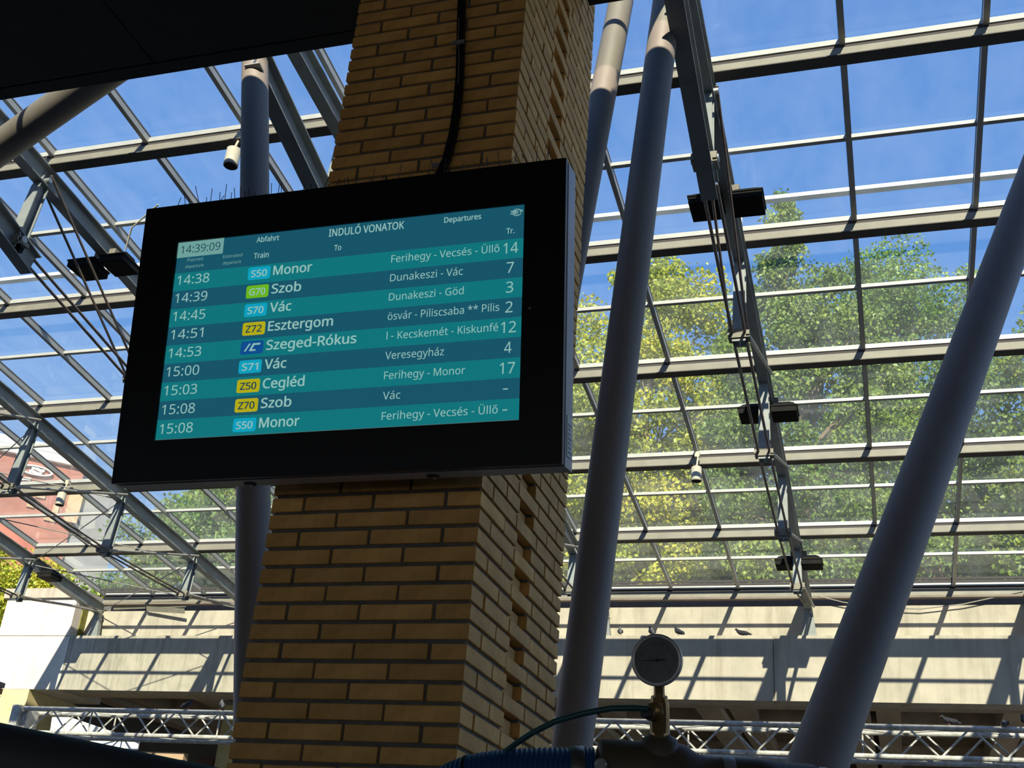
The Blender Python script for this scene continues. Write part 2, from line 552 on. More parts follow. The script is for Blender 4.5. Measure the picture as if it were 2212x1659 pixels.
# ------------------------------------------------------------------ glass roof
X0, AW, SL = -18.2386, 1.4, 0.113142
PS = 2.83228
RY, RZ = 9.86891, 10.46236
SV = Vector((0, math.cos(SL), -math.sin(SL)))
SN = Vector((0, math.sin(SL), math.cos(SL)))
SX = Vector((1, 0, 0))


def rp(n, m, below=0.0):
    return Vector((X0 + n * AW, RY, RZ)) + SV * (m * PS) - SN * below


N0, N1, M0, M1 = 0, 18, -1.5, 5.0
roof = empty('window_1', rp(9, 2))
tag(roof, 'sloping glass roof of square panes in pale metal bars', 'glass roof', kind='structure')
pane_me = None
for r in range(int((M1 - M0) * 2)):
    for n in range(N0, N1):
        c = rp(n + 0.5, M0 + 0.5 * r + 0.25, -0.006)
        if pane_me is None:
            b = MB()
            b.frame_box((0, 0, 0), SX, SV, SN, (-0.672, -0.680, -0.004), (0.672, 0.680, 0.004))
            ob = b.build('pane', M['glass'])
            pane_me = ob.data
            ob.parent = roof
            ob.location = c - roof.location
        else:
            shared('pane', pane_me, c - roof.location, roof)
L = (M1 - M0) * PS
me = None
for n in range(N0, N1 + 1):
    c = rp(n, M0)
    if me is None:
        b = MB()
        b.frame_box((0, 0, 0), SX, SV, SN, (-0.030, 0, -0.085), (0.030, L, 0.0))
        ob = b.build('mullion', M['bar'])
        me = ob.data
        ob.parent = roof
        ob.location = c - roof.location
        b2 = MB()
        b2.frame_box((0, 0, 0), SX, SV, SN, (-0.034, 0, 0.0), (0.034, L, 0.022))
        ob2 = b2.build('cover_strip', M['gasket'])
        me2 = ob2.data
        ob2.parent = roof
        ob2.location = c - roof.location
    else:
        shared('mullion', me, c - roof.location, roof)
        shared('cover_strip', me2, c - roof.location, roof)
WX = (N1 - N0) * AW
for r in range(int((M1 - M0) * 2) + 1):
    m = M0 + 0.5 * r
    if r == 0:
        continue
    main = abs(m - round(m)) < 0.01 and m > -0.5
    b = MB()
    h = 0.075 if main else 0.055
    b.frame_box(rp(0, m), SX, SV, SN, (0, -0.028, -h), (WX, 0.028, -0.001))
    b.build('transom', M['bar'], roof)
    if main:
        z = m
        b = MB()
        b.frame_box(rp(0, z), SX, SV, SN, (0, -0.012, -0.135), (WX, 0.012, -0.076))
        b.build('purlin_seat', M['gasket'], roof)
        dep = 0.15 if m < 4.9 else 0.16
        b = MB()
        b.beam(rp(0, z, 0.130 + dep / 2), rp(N1, z, 0.130 + dep / 2), [(-0.065, -dep / 2), (0.022, -dep / 2), (0.022, dep / 2),
               (-0.065, dep / 2)], up=SN)
        b.build('purlin', M['purlin'], roof)
        if m < 4.9:
            b = MB()
            b.beam(rp(0, z, 0.286), rp(N1, z, 0.286), RECT(0.15, 0.014), up=SN)
            b.build('bottom_flange', M['flange_shade'], roof)
rail = MB()
rail.frame_box(rp(-0.05, 0.995, -0.41), SX, SV, SN, (0, -0.045, -0.03), (WX + 0.1, 0.045, 0.03))
for mm in (4.90, 4.955):
    b = MB()
    b.frame_box(rp(0, mm), SX, SV, SN, (0, -0.009, -0.05), (WX, 0.009, -0.002))
    b.build('sill_gasket', M['gasket'], roof)
ro = empty('gutter_rail', rp(0, 0.995, -0.41))
rail.build('rail', M['whitemetal'], ro)
for n in range(0, 19, 3):
    b = MB()
    b.frame_box(rp(n, 0.995, 0), SX, SV, SN, (-0.03, -0.03, 0.022), (0.03, 0.03, 0.38))
    b.build('bracket', M['whitemetal'], ro)
tag(ro, 'white rail running along the outside of the glass roof', 'rail')

# foot of the roof: sill strips and the flashing under them
o = MB().box((X0, 23.86, 8.555), (X0 + WX, 24.0, 8.60)).build('trim_1', M['flash'])
tag(o, 'dark steel angle along the foot of the glass roof', 'trim', kind='structure')
o = MB().box((X0, 24.27, 8.43), (X0 + WX, 24.31, 8.75)).build('trim_2', M['flash'])
tag(o, 'brown flashing board under the roof foot', 'trim', kind='structure')
b = MB()
b.frame_box((X0 + 0.3, 23.90, 8.60), (0.995, -0.02, 0.02), (0, 0.9, 0.43), (0, -0.43, 0.9), (0, 0, -0.16), (2.05, 0.015, 0))
b.frame_box((X0 + 1.3, 23.84, 8.50), (0.99, -0.10, -0.085), (0, 0.9, 0.43), (0, -0.43, 0.9), (0, 0, -0.12), (1.15, 0.012, 0))
o = b.build('loose_flashing', M['purlin'])
tag(o, 'bent loose metal flashing hanging under the roof foot above the stained wall', 'flashing')

# ------------------------------------------------------------------ roof trusses
TL = {0: 'leftmost grey roof truss ending at the tall pier',
      3: 'grey roof truss crossing the left glass, second from the pier',
      6: 'grey roof truss at the upper left, its lower beam ending in tie rods',
      9: 'grey roof truss disappearing behind the top of the brick pillar',
      12: 'dark roof truss seen end on right of the pillar, carrying floodlights',
      15: 'grey roof truss at the right picture edge, casting the rightmost wall shadow'}
SB = {0: 1.62, 1: 1.80, 2: 1.82, 3: 1.68, 4: 1.38}


def lc_mid(m):
    return 1.235 + 0.46 * (m + 0.65)


def roof_truss(n):
    t = empty('roof_truss', rp(n, 0, 0.4))
    tag(t, TL[n], 'roof truss', 'roof trusses under the glass')
    MB().beam(rp(n, M0, 0.43), rp(n, 5.03, 0.43), IPOLY(0.15, 0.27), up=SN).build('top_chord', M['truss'], t)
    l0 = -0.69
    MB().beam(rp(n, l0, lc_mid(l0)), rp(n, 0.12, lc_mid(0.12)), IPOLY(0.17, 0.30), up=SN).build('lower_chord', M['truss'], t)
    for m in range(0, 5):
        top, bot = rp(n, m, 0.34), rp(n, m, SB[m])
        s = MB()
        for sgn in (-1, 1):
            y0 = 0.075 * sgn
            rings = []
            for f, w in ((0, 0.03), (0.22, 0.13), (1, 0.16)):
                p = top.lerp(bot, f)
                k = y0 * (0.35 if f == 0 else 1)
                rings.append([p + Vector((-w / 2, k - 0.007, 0)), p + Vector((w / 2, k - 0.007, 0)),
                              p + Vector((w / 2, k + 0.007, 0)), p + Vector((-w / 2, k + 0.007, 0))])
            s.loft(rings)
        so = s.build('strut', M['truss'], t)
        w = MB()
        p0, p1 = top.lerp(bot, 0.1), bot
        w.loft([[p + Vector((-0.006, -0.068, 0)), p + Vector((0.006, -0.068, 0)), p + Vector((0.006, 0.068, 0)),
                 p + Vector((-0.006, 0.068, 0))] for p in (p0, p1)])
        w.build('web_plate', M['truss'], so)
        nb = MB()
        c = bot + Vector((0, 0, 0.09))
        nb.box((c.x - 0.13, c.y - 0.10, c.z - 0.05), (c.x + 0.13, c.y - 0.076, c.z + 0.07))
        nb.box((c.x - 0.13, c.y - 0.12, c.z - 0.025), (c.x - 0.09, c.y + 0.09, c.z + 0.035))
        nb.box((c.x + 0.09, c.y - 0.12, c.z - 0.025), (c.x + 0.13, c.y + 0.09, c.z + 0.035))
        nb.build('rod_saddle', M['purlin'], so)
        if m == 0:
            MB().tube([top + Vector((-0.12, -0.02, -0.16)), top + Vector((0.12, -0.02, -0.16))], 0.035, 10).build('pin', M['galv'], so)
            MB().tube([bot + Vector((-0.14, -0.02, 0.13)), bot + Vector((0.14, -0.02, 0.13))], 0.045, 10).build('pin', M['galv'], so)
    nodes = [rp(n, 0.10, 1.56)] + [rp(n, m, SB[m] - 0.09) for m in (1, 2, 3, 4)] + [rp(n, 4.93, 0.50)]
    for a, c in zip(nodes[:-1], nodes[1:]):
        for s in (-0.075, 0.075):
            d = Vector((s, 0, 0))
            MB().tube([a + d, c + d], 0.019, 8).build('tie_rod', M['rod'], t)
    for s in (-0.1, 0.1):
        d = Vector((s, 0, 0))
        MB().tube([rp(n, 0.0, 0.42) + d, nodes[1] + d], 0.017, 8).build('tie_rod', M['rod'], t)
    for m in (1, 2, 3):
        d = Vector((0.11, -0.03, 0))
        MB().tube([rp(n, m, SB[m] - 0.10) + d, rp(n, m + 1, 0.40) + d], 0.024, 10).build('diagonal_tube', M['rodlight'], t)
    d = Vector((0.11, -0.03, 0))
    MB().tube([rp(n, 4, SB[4] - 0.10) + d, rp(n, 4.97, 0.52) + d], 0.024, 10).build('diagonal_tube', M['rodlight'], t)
    e0 = rp(n, 4.98, 0.5)
    b = MB()
    b.loft([[Vector((e0.x + sx * w, y, z)) for sx, y in ((-1, e0.y - 0.06), (1, e0.y - 0.06), (1, e0.y + 0.06), (-1, e0.y + 0.06))]
            for z, w in ((7.69, 0.16), (8.18, 0.09), (8.40, 0.07))])
    b.build('end_post', M['truss'], t)
    return t


for n in (0, 3, 6, 9, 12, 15):
    roof_truss(n)

BR = [(0, 4, 3, 3), (0, 3, 3, 4), (0, 4, 3, 5), (0, 5, 3, 4), (0, 2, 3, 3), (0, 3, 3, 2)]
BL = ['thin bracing wire rising from the leftmost truss to the third strut, through the left glass',
      'thin bracing wire falling from the left edge toward the fourth strut of the second truss',
      'thin bracing wire in the lowest left bay falling to the roof foot',
      'thin bracing wire in the lowest left bay rising from the pier end',
      'thin bracing wire falling across the red building emblem',
      'thin bracing wire rising past the red building roof edge']
for (na, ma, nb_, mb_), lb in zip(BR, BL):
    o = MB().tube([rp(na, ma, 0.50), rp(nb_, mb_, 0.50)], 0.011, 6).build('bracing_wire', M['cable'])
    tag(o, lb, 'wire', 'roof bracing wires')

# ------------------------------------------------------------------ tubular columns
COLS = [((-1.554, 8.274, 10.3), (-2.146, 7.364, 0.02), 0.135, 'long dark tubular column leaning just right of the brick pillar'),
        ((-2.134, 8.655, 10.3), (-2.682, 6.847, 0.02), 0.124, 'tubular column half hidden behind the right edge of the brick pillar'),
        ((2.363, 9.382, 10.2), (-1.199, 4.601, 0.02), 0.135, 'thick dark tubular column leaning diagonally across the right side'),
        ((-5.913, 7.978, 10.35), (-3.627, 7.333, 0.02), 0.134, 'tubular column behind the departure board left of the brick pillar'),
        ((-6.59, 7.62, 9.91), (-14.0, 10.315, 9.004), 0.185, 'sunlit tubular strut leaning into the top left corner')]
for i, (a, c, r, lb) in enumerate(COLS):
    a, c = Vector(a), Vector(c)
    t = empty('tubular_column', c)
    tag(t, lb, 'column', 'leaning tubular columns')
    MB().tube([c, a], r, 40).build('shaft', M['column'], t)
    d = (a - c).normalized()
    MB().lathe(c, d, [(0, r * 1.5), (0.03, r * 1.5), (0.03, r * 1.02)], 32).build('base_plate', M['column'], t)
    MB().lathe(a - d * 0.05, d, [(0, r * 1.01), (0.05, r * 0.9), (0.22, r * 0.35), (0.30, r * 0.3)], 32).build('head', M['truss'], t)

# ------------------------------------------------------------------ brick pillar
PX0, PX1, PF, PB = -2.468, -1.526, 4.20, 5.50
CP, BH = 0.0781, 0.0620
pil = empty('brick_pillar', (-2.0, 4.85, 0))
tag(pil, 'tall ochre brick pillar carrying the departure board', 'pillar')
core = MB()
i1 = 0.013
core.box((PX0 + i1, PF + i1, 0), (PX1 - i1, PF + 0.515, 7.4))
core.box((PX0 + i1, PF + 0.515, 0), (PX1 - 0.075, PF + 0.76, 7.4))
core.box((PX0 + i1, PF + 0.76, 0), (PX1 - i1, PB - i1, 7.4))
core.build('mortar_core', M['mortar'], pil)
cache = {}


def brick(x0, x1, y0, y1, z):
    dx, dy = round(x1 - x0, 4), round(y1 - y0, 4)
    key = (dx, dy)
    if key not in cache:
        bv = 0.003
        b = MB()
        rings = []
        for zz, ins in ((0, bv), (bv, 0), (BH - bv, 0), (BH, bv)):
            rings.append([(ins, ins, zz), (dx - ins, ins, zz), (dx - ins, dy - ins, zz), (ins, dy - ins, zz)])
        b.loft(rings)
        ob = b.build('brick', M['brick'])
        cache[key] = ob.data
        COL.objects.unlink(ob)
        bpy.data.objects.remove(ob)
    j = lambda a: random.uniform(-a, a)
    return cache[key], (x0 + j(0.0022), y0 + j(0.0022), z + j(0.0015))


FS = [(0, 0.305), (0.3185, 0.6235), (0.637, 0.942)]
FL = [(0, 0.1435), (0.158, 0.463), (0.479, 0.784), (0.7985, 0.942)]
RS = [(0.162, 0.486), (0.502, 0.811), (0.825, 1.135), (1.149, 1.30)]
RL = [(0.338, 0.523), (0.751, 0.976), (0.990, 1.30)]
rest = MB()


def add_rest(x0, x1, y0, y1, z):
    rest.box((x0, y0, z), (x1, y1, z + BH))


vis = set(list(range(27, 42)) + list(range(62, 87)))
cnt = 0
for c in range(0, 94):
    z = 0.0209 + c * CP
    items = []
    long_c = c % 2 == 1
    for k, (a, b_) in enumerate(FL if long_c else FS):
        dep = 0.145
        last = (k == (3 if long_c else 2))
        if last and long_c:
            dep = 0.322
        items.append((PX0 + a, PX0 + b_, PF, PF + dep))
    for a, b_ in (RL if long_c else RS):
        items.append((PX1 - 0.145, PX1, PF + a, PF + b_))
    if long_c:
        items.append((PX1 - 0.20, PX1 - 0.040, PF + 0.535, PF + 0.740))
    for (x0, x1, y0, y1) in items:
        if c in vis and cnt < 300:
            me, loc = brick(x0, x1, y0, y1, z)
            shared('brick', me, Vector(loc) - pil.location, pil)
            cnt += 1
        else:
            add_rest(x0, x1, y0, y1, z)
    # left and rear faces
    ys = [(0.16, 0.47), (0.485, 0.79), (0.805, 1.12), (1.135, 1.30)] if not long_c else [(0.16, 0.31), (0.325, 0.64), (0.655, 0.97), (0.985, 1.30)]
    for a, b_ in ys:
        add_rest(PX0, PX0 + 0.145, PF + a, PF + b_, z)
    for a, b_ in ((0.16, 0.46), (0.475, 0.78)):
        add_rest(PX0 + a, PX0 + b_, PB - 0.145, PB, z)
tag(rest.build('brickwork', M['brick'], pil), kind='stuff')

# ------------------------------------------------------------------ departure board
TA = math.radians(9.3955)
BO = Vector((-3.071, 3.90, 3.259))
BU = Vector((1, 0, 0))
BV = Vector((0, -math.sin(TA), math.cos(TA)))
BN = Vector((0, math.cos(TA), math.sin(TA)))       # into the wall
BW, BHH = 1.962, 1.268


def bp(u, v, w=0.0):
    return BO + BU * u + BV * v + BN * w


brd = empty('departure_board', bp(BW / 2, 0, 0.1))
tag(brd, 'wall mounted black departure screen with teal rows of train times', 'display board')
hb = MB()


def rr(w, ins):
    return [bp(ins, ins, w), bp(BW - ins, ins, w), bp(BW - ins, BHH - ins, w), bp(ins, BHH - ins, w)]


hb.loft([rr(0.045, 0.0), rr(0.150, 0.0), rr(0.252, 0.085)])
hb.build('housing', M['housing'], brd)
fr = MB()
fr.loft([rr(0.016, 0.004), rr(0.044, 0.004)])
fr.build('front_frame', M['trimsilver'], brd)
bz = MB()


def quadbox(mb_, u0, u1, v0, v1, w0, w1):
    mb_.frame_box(BO, BU, BV, BN, (u0, v0, w0), (u1, v1, w1))


SU0, SU1, SV0, SV1 = 0.183, 1.790, 0.178, 1.085
quadbox(bz, 0, BW, 0, SV0, 0.0, 0.0155)
quadbox(bz, 0, BW, SV1, BHH, 0.0, 0.0155)
quadbox(bz, 0, SU0, SV0, SV1, 0.0, 0.0155)
quadbox(bz, SU1, BW, SV0, SV1, 0.0, 0.0155)
bzo = bz.build('bezel', M['bezel'], brd)
b = MB()
b.lathe(bp(1.822, 0.63, -0.002), BN, [(0, 0.0035), (0.002, 0.005)], 12)
b.build('sensor', M['galv'], bzo)
scr_dark = emit_mat('screen_blue', (0.0085, 0.088, 0.138), 1.0)
scr_teal = emit_mat('screen_teal', (0.0050, 0.172, 0.195), 1.0)
scr_edge = emit_mat('screen_edge', (0.06, 0.14, 0.15), 1.0)
scr_text = emit_mat('screen_text', (0.27, 0.49, 0.46), 1.0)
scr_clock = emit_mat('screen_clock', (0.155, 0.35, 0.325), 1.0)
scr_ink = emit_mat('screen_ink', (0.010, 0.055, 0.075), 1.0)
bd_cyan = emit_mat('badge_cyan', (0.004, 0.34, 0.50), 1.0)
bd_green = emit_mat('badge_green', (0.14, 0.46, 0.012), 1.0)
bd_yellow = emit_mat('badge_yellow', (0.44, 0.40, 0.008), 1.0)
bd_blue = emit_mat('badge_blue', (0.004, 0.072, 0.27), 1.0)
b = MB()
quadbox(b, SU0 - 0.004, SU1 + 0.004, SV0 - 0.004, SV1 + 0.004, 0.010, 0.0158)
scr = b.build('screen', scr_dark, brd)
tag(scr, 'lit teal and blue screen of departure times')
RL_ = [0.938, 0.8535, 0.7695, 0.6855, 0.602, 0.518, 0.4345, 0.351, 0.268, 0.183]
for i in range(9):
    b = MB()
    quadbox(b, SU0, SU1, RL_[i + 1], RL_[i], 0.0093, 0.0099)
    b.build('row_band', scr_teal if i % 2 == 0 else scr_dark, scr)
b = MB()
quadbox(b, SU0, SU1, SV0, 0.183, 0.0090, 0.0099)
b.build('screen_edge', scr_edge, scr)
b = MB()
quadbox(b, SU0, 0.412, 1.012, SV1, 0.0090, 0.0099)
b.build('clock_field', scr_clock, scr)

FONT = {}
try:
    SANS = bpy.data.fonts.load(bpy.utils.system_resource('DATAFILES', path='fonts') + '/NotoSansHebrew-Regular.woff2')
except Exception:
    SANS = None


def text_mesh(s, bold):
    cu = bpy.data.curves.new('t', 'FONT')
    if SANS:
        cu.font = SANS
    cu.body = s
    cu.size = 1.0
    cu.resolution_u = 3
    ob = bpy.data.objects.new('t', cu)
    COL.objects.link(ob)
    dg = bpy.context.evaluated_depsgraph_get()
    dg.update()
    me = bpy.data.meshes.new_from_object(ob.evaluated_get(dg))
    COL.objects.unlink(ob)
    bpy.data.objects.remove(ob)
    bpy.data.curves.remove(cu)
    co = np.empty(len(me.vertices) * 3)
    me.vertices.foreach_get('co', co)
    co = co.reshape(-1, 3)
    if bold > 0:
        # a heavier stroke: the same glyphs laid over each other with small shifts
        fs_ = [tuple(p.vertices) for p in me.polygons]
        nv = len(co)
        vs_, f2 = [], []
        for i_, (dx_, dy_) in enumerate(((-1, 0), (1, 0), (0, 0.7), (0, -0.7), (0, 0))):
            vs_.append(co + np.array([dx_ * bold, dy_ * bold, 0]))
            f2 += [tuple(a + i_ * nv for a in f) for f in fs_]
        co = np.concatenate(vs_)
        bpy.data.meshes.remove(me)
        me = bpy.data.meshes.new('lettering')
        me.from_pydata([tuple(c) for c in co], [], f2)
    return me, co


def caph(bold):
    if bold not in FONT:
        me, co = text_mesh('H', bold)
        FONT[bold] = co[:, 1].max() - max(0, co[:, 1].min())
        bpy.data.meshes.remove(me)
    return FONT[bold]


def put_text(s, u, v, cap, m, width=None, xs=None, bold=0.0, align='L', parent=None, w=0.0085):
    me, co = text_mesh(s, bold)
    k = cap / caph(bold)
    x0, x1 = co[:, 0].min(), co[:, 0].max()
    if width:
        xs = width / (x1 - x0)
    elif xs is None:
        xs = k
    else:
        xs = xs * k
    base = u - (x0 * xs if align == 'L' else (x0 + x1) / 2 * xs)
    off = Vector((0, 0, 0))
    q = parent
    while q is not None:
        off += Vector(q.location)
        q = q.parent
    out = []
    for x, y, _ in co:
        p = bp(base + x * xs, v + y * k, w) - off
        out.extend(p)
    me.vertices.foreach_set('co', out)
    me.materials.clear()
    me.materials.append(m)
    me.update()
    o = bpy.data.objects.new('lettering', me)
    COL.objects.link(o)
    o.parent = parent
    return (x1 - x0) * xs


put_text('14:39:09', 0.200, 1.031, 0.037, scr_ink, width=0.197, parent=scr)
put_text('Planned', 0.238, 0.990, 0.014, scr_clock, width=0.078, parent=scr)
put_text('departure', 0.232, 0.959, 0.014, scr_clock, width=0.091, parent=scr)
put_text('Estimated', 0.417, 0.988, 0.014, scr_clock, width=0.094, parent=scr)
put_text('departure', 0.419, 0.957, 0.014, scr_clock, width=0.090, parent=scr)
put_text('Abfahrt', 0.575, 1.046, 0.024, scr_text, width=0.109, bold=0.012, parent=scr)
put_text('INDULÓ VONATOK', 0.920, 1.036, 0.034, scr_text, width=0.345, bold=0.014, parent=scr)
put_text('Departures', 1.443, 1.042, 0.024, scr_text, width=0.161, bold=0.014, parent=scr)
put_text('Train', 0.569, 0.971, 0.025, scr_text, width=0.072, bold=0.012, parent=scr)
put_text('To', 0.950, 0.969, 0.025, scr_text, width=0.033, bold=0.012, parent=scr)
put_text('Tr.', 1.714, 0.963, 0.024, scr_text, width=0.034, bold=0.012, parent=scr)
ROWS = [('14:38', 'S50', bd_cyan, 'Monor', 0.184, 'Ferihegy - Vecsés - Üllő', 0.471, '14'),
        ('14:39', 'G70', bd_green, 'Szob', 0.140, 'Dunakeszi - Vác', 0.318, '7'),
        ('14:45', 'S70', bd_cyan, 'Vác', 0.102, 'Dunakeszi - Göd', 0.325, '3'),
        ('14:51', 'Z72', bd_yellow, 'Esztergom', 0.301, 'ösvár - Piliscsaba ** Pilis', 0.478, '2'),
        ('14:53', 'IC', bd_blue, 'Szeged-Rókus', 0.413, 'l - Kecskemét - Kiskunfé', 0.476, '12'),
        ('15:00', 'S71', bd_cyan, 'Vác', 0.102, 'Veresegyház', 0.252, '4'),
        ('15:03', 'Z50', bd_yellow, 'Cegléd', 0.192, 'Ferihegy - Monor', 0.345, '17'),
        ('15:08', 'Z70', bd_yellow, 'Szob', 0.140, 'Vác', 0.075, '-'),
        ('15:08', 'S50', bd_cyan, 'Monor', 0.184, 'Ferihegy - Vecsés - Üllő', 0.485, '-')]


def round_rect(u0, u1, v0, v1, r, w0, w1):
    pts = []
    for (cu, cv, a0) in ((u1 - r, v1 - r, 0), (u0 + r, v1 - r, 90), (u0 + r, v0 + r, 180), (u1 - r, v0 + r, 270)):
        for a in range(0, 91, 30):
            an = math.radians(a0 + a)
            pts.append((cu + r * math.cos(an), cv + r * math.sin(an)))
    return MB().loft([[bp(x, y, w) for x, y in pts] for w in (w1, w0)])


for i, (tm, code, bm, dest, dw, via, vw, trk) in enumerate(ROWS):
    v = 0.8845 - 0.0844 * i
    put_text(tm, 0.199, v - 0.002, 0.043, scr_text, width=0.160, parent=scr)
    bo = round_rect(0.549, 0.656, v - 0.013, v + 0.045, 0.009, 0.0086, 0.0092).build('line_badge', bm, scr)
    if code == 'IC':
        b = MB()
        for poly in ([(0.566, v), (0.574, v), (0.596, v + 0.034), (0.588, v + 0.034)],
                     [(0.590, v), (0.622, v), (0.620, v + 0.007), (0.603, v + 0.007), (0.613, v + 0.026), (0.640, v + 0.026),
                      (0.642, v + 0.034), (0.606, v + 0.034)]):
            b.add([bp(x, y, 0.008) for x, y in poly], [tuple(range(len(poly)))])
        b.build('lettering', scr_text, scr)
    else:
        put_text(code, 0.6025, v, 0.031, scr_text if bm not in (bd_yellow,) else scr_ink, width=0.077, bold=0.02, align='C',
                 parent=scr, w=0.008)
    put_text(dest, 0.670, v, 0.0425, scr_text, width=dw, bold=0.016, parent=scr)
    put_text(via, 1.216, v + 0.003, 0.032, scr_text, width=vw, parent=scr)
    if trk == '-':
        b = MB()
        quadbox(b, 1.720, 1.740, v + 0.012, v + 0.0165, 0.008, 0.0085)
        b.build('lettering', scr_text, scr)
    else:
        put_text(trk, 1.7345, v - 0.008, 0.046, scr_text, width=0.062 if len(trk) == 2 else 0.030, align='C', parent=scr)
# winged wheel emblem in the corner of the screen
lg = MB()
cu, cv = 1.757, 1.053


def arc(r0, r1, a0, a1):
    n = 14
    pts = []
    for k in range(n + 1):
        a = math.radians(a0 + (a1 - a0) * k / n)
        pts.append((math.cos(a), math.sin(a)))
    vs = [bp(cu + c * r0, cv + s * r0 * 0.8, 0.008) for c, s in pts] + [bp(cu + c * r1, cv + s * r1 * 0.8, 0.008) for c, s in pts]
    lg.add(vs, [(k, k + 1, n + 2 + k, n + 1 + k) for k in range(n)])


arc(0.016, 0.0195, 20, 160)
arc(0.016, 0.0195, 200, 335)
arc(0.007, 0.0105, 60, 300)
for dv, ua, ub in ((0.006, -0.028, 0.004), (0.000, -0.024, 0.006), (-0.006, -0.028, -0.010), (0.006, 0.010, 0.026), (0.000, 0.012, 0.022)):
    lg.add([bp(cu + ua, cv + dv, 0.008), bp(cu + ub, cv + dv - 0.001, 0.008), bp(cu + ub, cv + dv + 0.0022, 0.008),
            bp(cu + ua, cv + dv + 0.003, 0.008)], [(0, 1, 2, 3)])
lg.build('wheel_emblem', scr_text, scr)
# details of the housing
for u in (0.596, 1.409):
    b = MB()
    b.lathe(bp(u, -0.006, 0.108), BV, [(0, 0.026), (0.006, 0.026)], 20)
    ho = b.build('lock_hole', M['black'], brd)
    b = MB()
    b.lathe(bp(u, -0.009, 0.120), BV, [(0, 0.009), (0.003, 0.009)], 12)
    b.build('lock_pin', M['galv'], ho)
b = MB()
b.frame_box(BO, BU, BV, BN, (BW, 0.045, 0.062), (BW + 0.003, 0.205, 0.140))
st = b.build('sticker', M['sticker'], brd)
b = MB()
for k in range(7):
    b.frame_box(BO, BU, BV, BN, (BW + 0.003, 0.06 + k * 0.018, 0.072), (BW + 0.0036, 0.067 + k * 0.018, 0.072 + random.uniform(0.03, 0.058)))
b.build('sticker_print', M['stickerink'], st)
b = MB()
b.box((-2.45, 4.00, 3.45), (-1.55, PF - 0.004, 4.42))
b.build('wall_bracket', M['black'], brd)
# bird spikes: three strips on the upper edge
for s in range(3):
    b = MB()
    quadbox(b, 0.10 + s * 0.61, 0.66 + s * 0.61, BHH, BHH + 0.004, 0.05, 0.075)
    so = b.build('spike_strip', M['spike'], brd)
    b = MB()
    for k in range(22):
        u = 0.11 + s * 0.61 + k * 0.0255 + random.uniform(-0.006, 0.006)
        if random.random() < 0.15:
            continue
        h = random.uniform(0.045, 0.105)
        b.tube([bp(u, BHH + 0.003, 0.062), bp(u + random.uniform(-0.03, 0.03), BHH + h, 0.062 + random.uniform(-0.04, 0.04))], 0.0016, 5)
    b.build('bird_spikes', M['spike'], so)

# conduit down the pillar
cab = empty('cable_conduit', (-1.83, 4.18, 4.9))
tag(cab, 'black flat cable conduit clipped to the pillar above the screen', 'cable')
pts = [(-1.864, 4.165, 6.80), (-1.864, 4.165, 5.979), (-1.840, 4.165, 5.671), (-1.822, 4.165, 5.45), (-1.817, 4.165, 5.25),
       (-1.822, 4.165, 5.10), (-1.838, 4.160, 4.95), (-1.858, 4.12, 4.80), (-1.86, 4.05, 4.62)]
b = MB()
b.loft([[Vector(p) + Vector(q) for q in ((-0.019, -0.012, 0), (0.019, -0.012, 0), (0.019, 0.012, 0), (-0.019, 0.012, 0))] for p in pts])
b.build('sleeve', M['black'], cab)
MB().tube([(-1.86, 4.150, 5.83), (-1.850, 4.150, 5.68), (-1.832, 4.150, 5.56), (-1.822, 4.150, 5.40)], 0.0022, 6).build('thin_wire', M['galv'], cab)
for x, z in ((-1.845, 5.665), (-1.862, 4.918)):
    MB().box((x - 0.042, 4.150, z - 0.013), (x + 0.030, 4.158 - 0.012, z + 0.013)).build('clip', M['galv'], cab)

# ------------------------------------------------------------------ lattice girder
GY0, GY1 = 21.85, 22.32
GT, GB = 5.665, 5.165
gir = empty('lattice_girder', (-8, 22.1, GB))
tag(gir, 'long pale tubular lattice girder spanning below the far parapet', 'girder')
for y, zt, zb in ((GY0, GT, GB), (GY1, GT - 0.02, GB - 0.02)):
    MB().tube([(-18.05, y, zt), (8.5, y, zt)], 0.048, 12).build('chord', M['lattice'], gir)
    MB().tube([(-18.05, y, zb), (8.5, y, zb)], 0.045, 12).build('chord', M['lattice'], gir)
    ph = 0.0 if y == GY0 else 0.28
    k = 0
    x = -17.85 + ph
    while x < 8.2:
        MB().tube([(x, y, zb), (x + 0.505, y, zt)], 0.019, 8).build('diagonal', M['lattice'], gir)
        MB().tube([(x + 0.53, y, zt), (x + 1.035, y, zb)], 0.019, 8).build('diagonal', M['lattice'], gir)
        if k % 3 == 1:
            MB().tube([(x + 0.517, y, zt), (x + 0.517, y, zb)], 0.018, 8).build('post', M['lattice'], gir)
        x += 1.035
        k += 1
x = -17.9
k = 0
while x < 8.2:
    a, c = (GY0, GY1) if k % 2 else (GY1, GY0)
    MB().tube([(x, a, GT - 0.02), (x + 1.0, c, GT - 0.02)], 0.015, 6).build('lacing', M['lattice'], gir)
    MB().tube([(x, a, GB - 0.02), (x + 1.0, c, GB - 0.02)], 0.015, 6).build('lacing', M['lattice'], gir)
    x += 1.0
    k += 1
b = MB().box((-18.32, 21.78, 4.7), (-18.12, 22.38, 5.73))
b.box((-18.12, 21.90, 4.9), (-17.98, 22.28, 5.66))
b.build('end_plate', M['lattice'], gir)

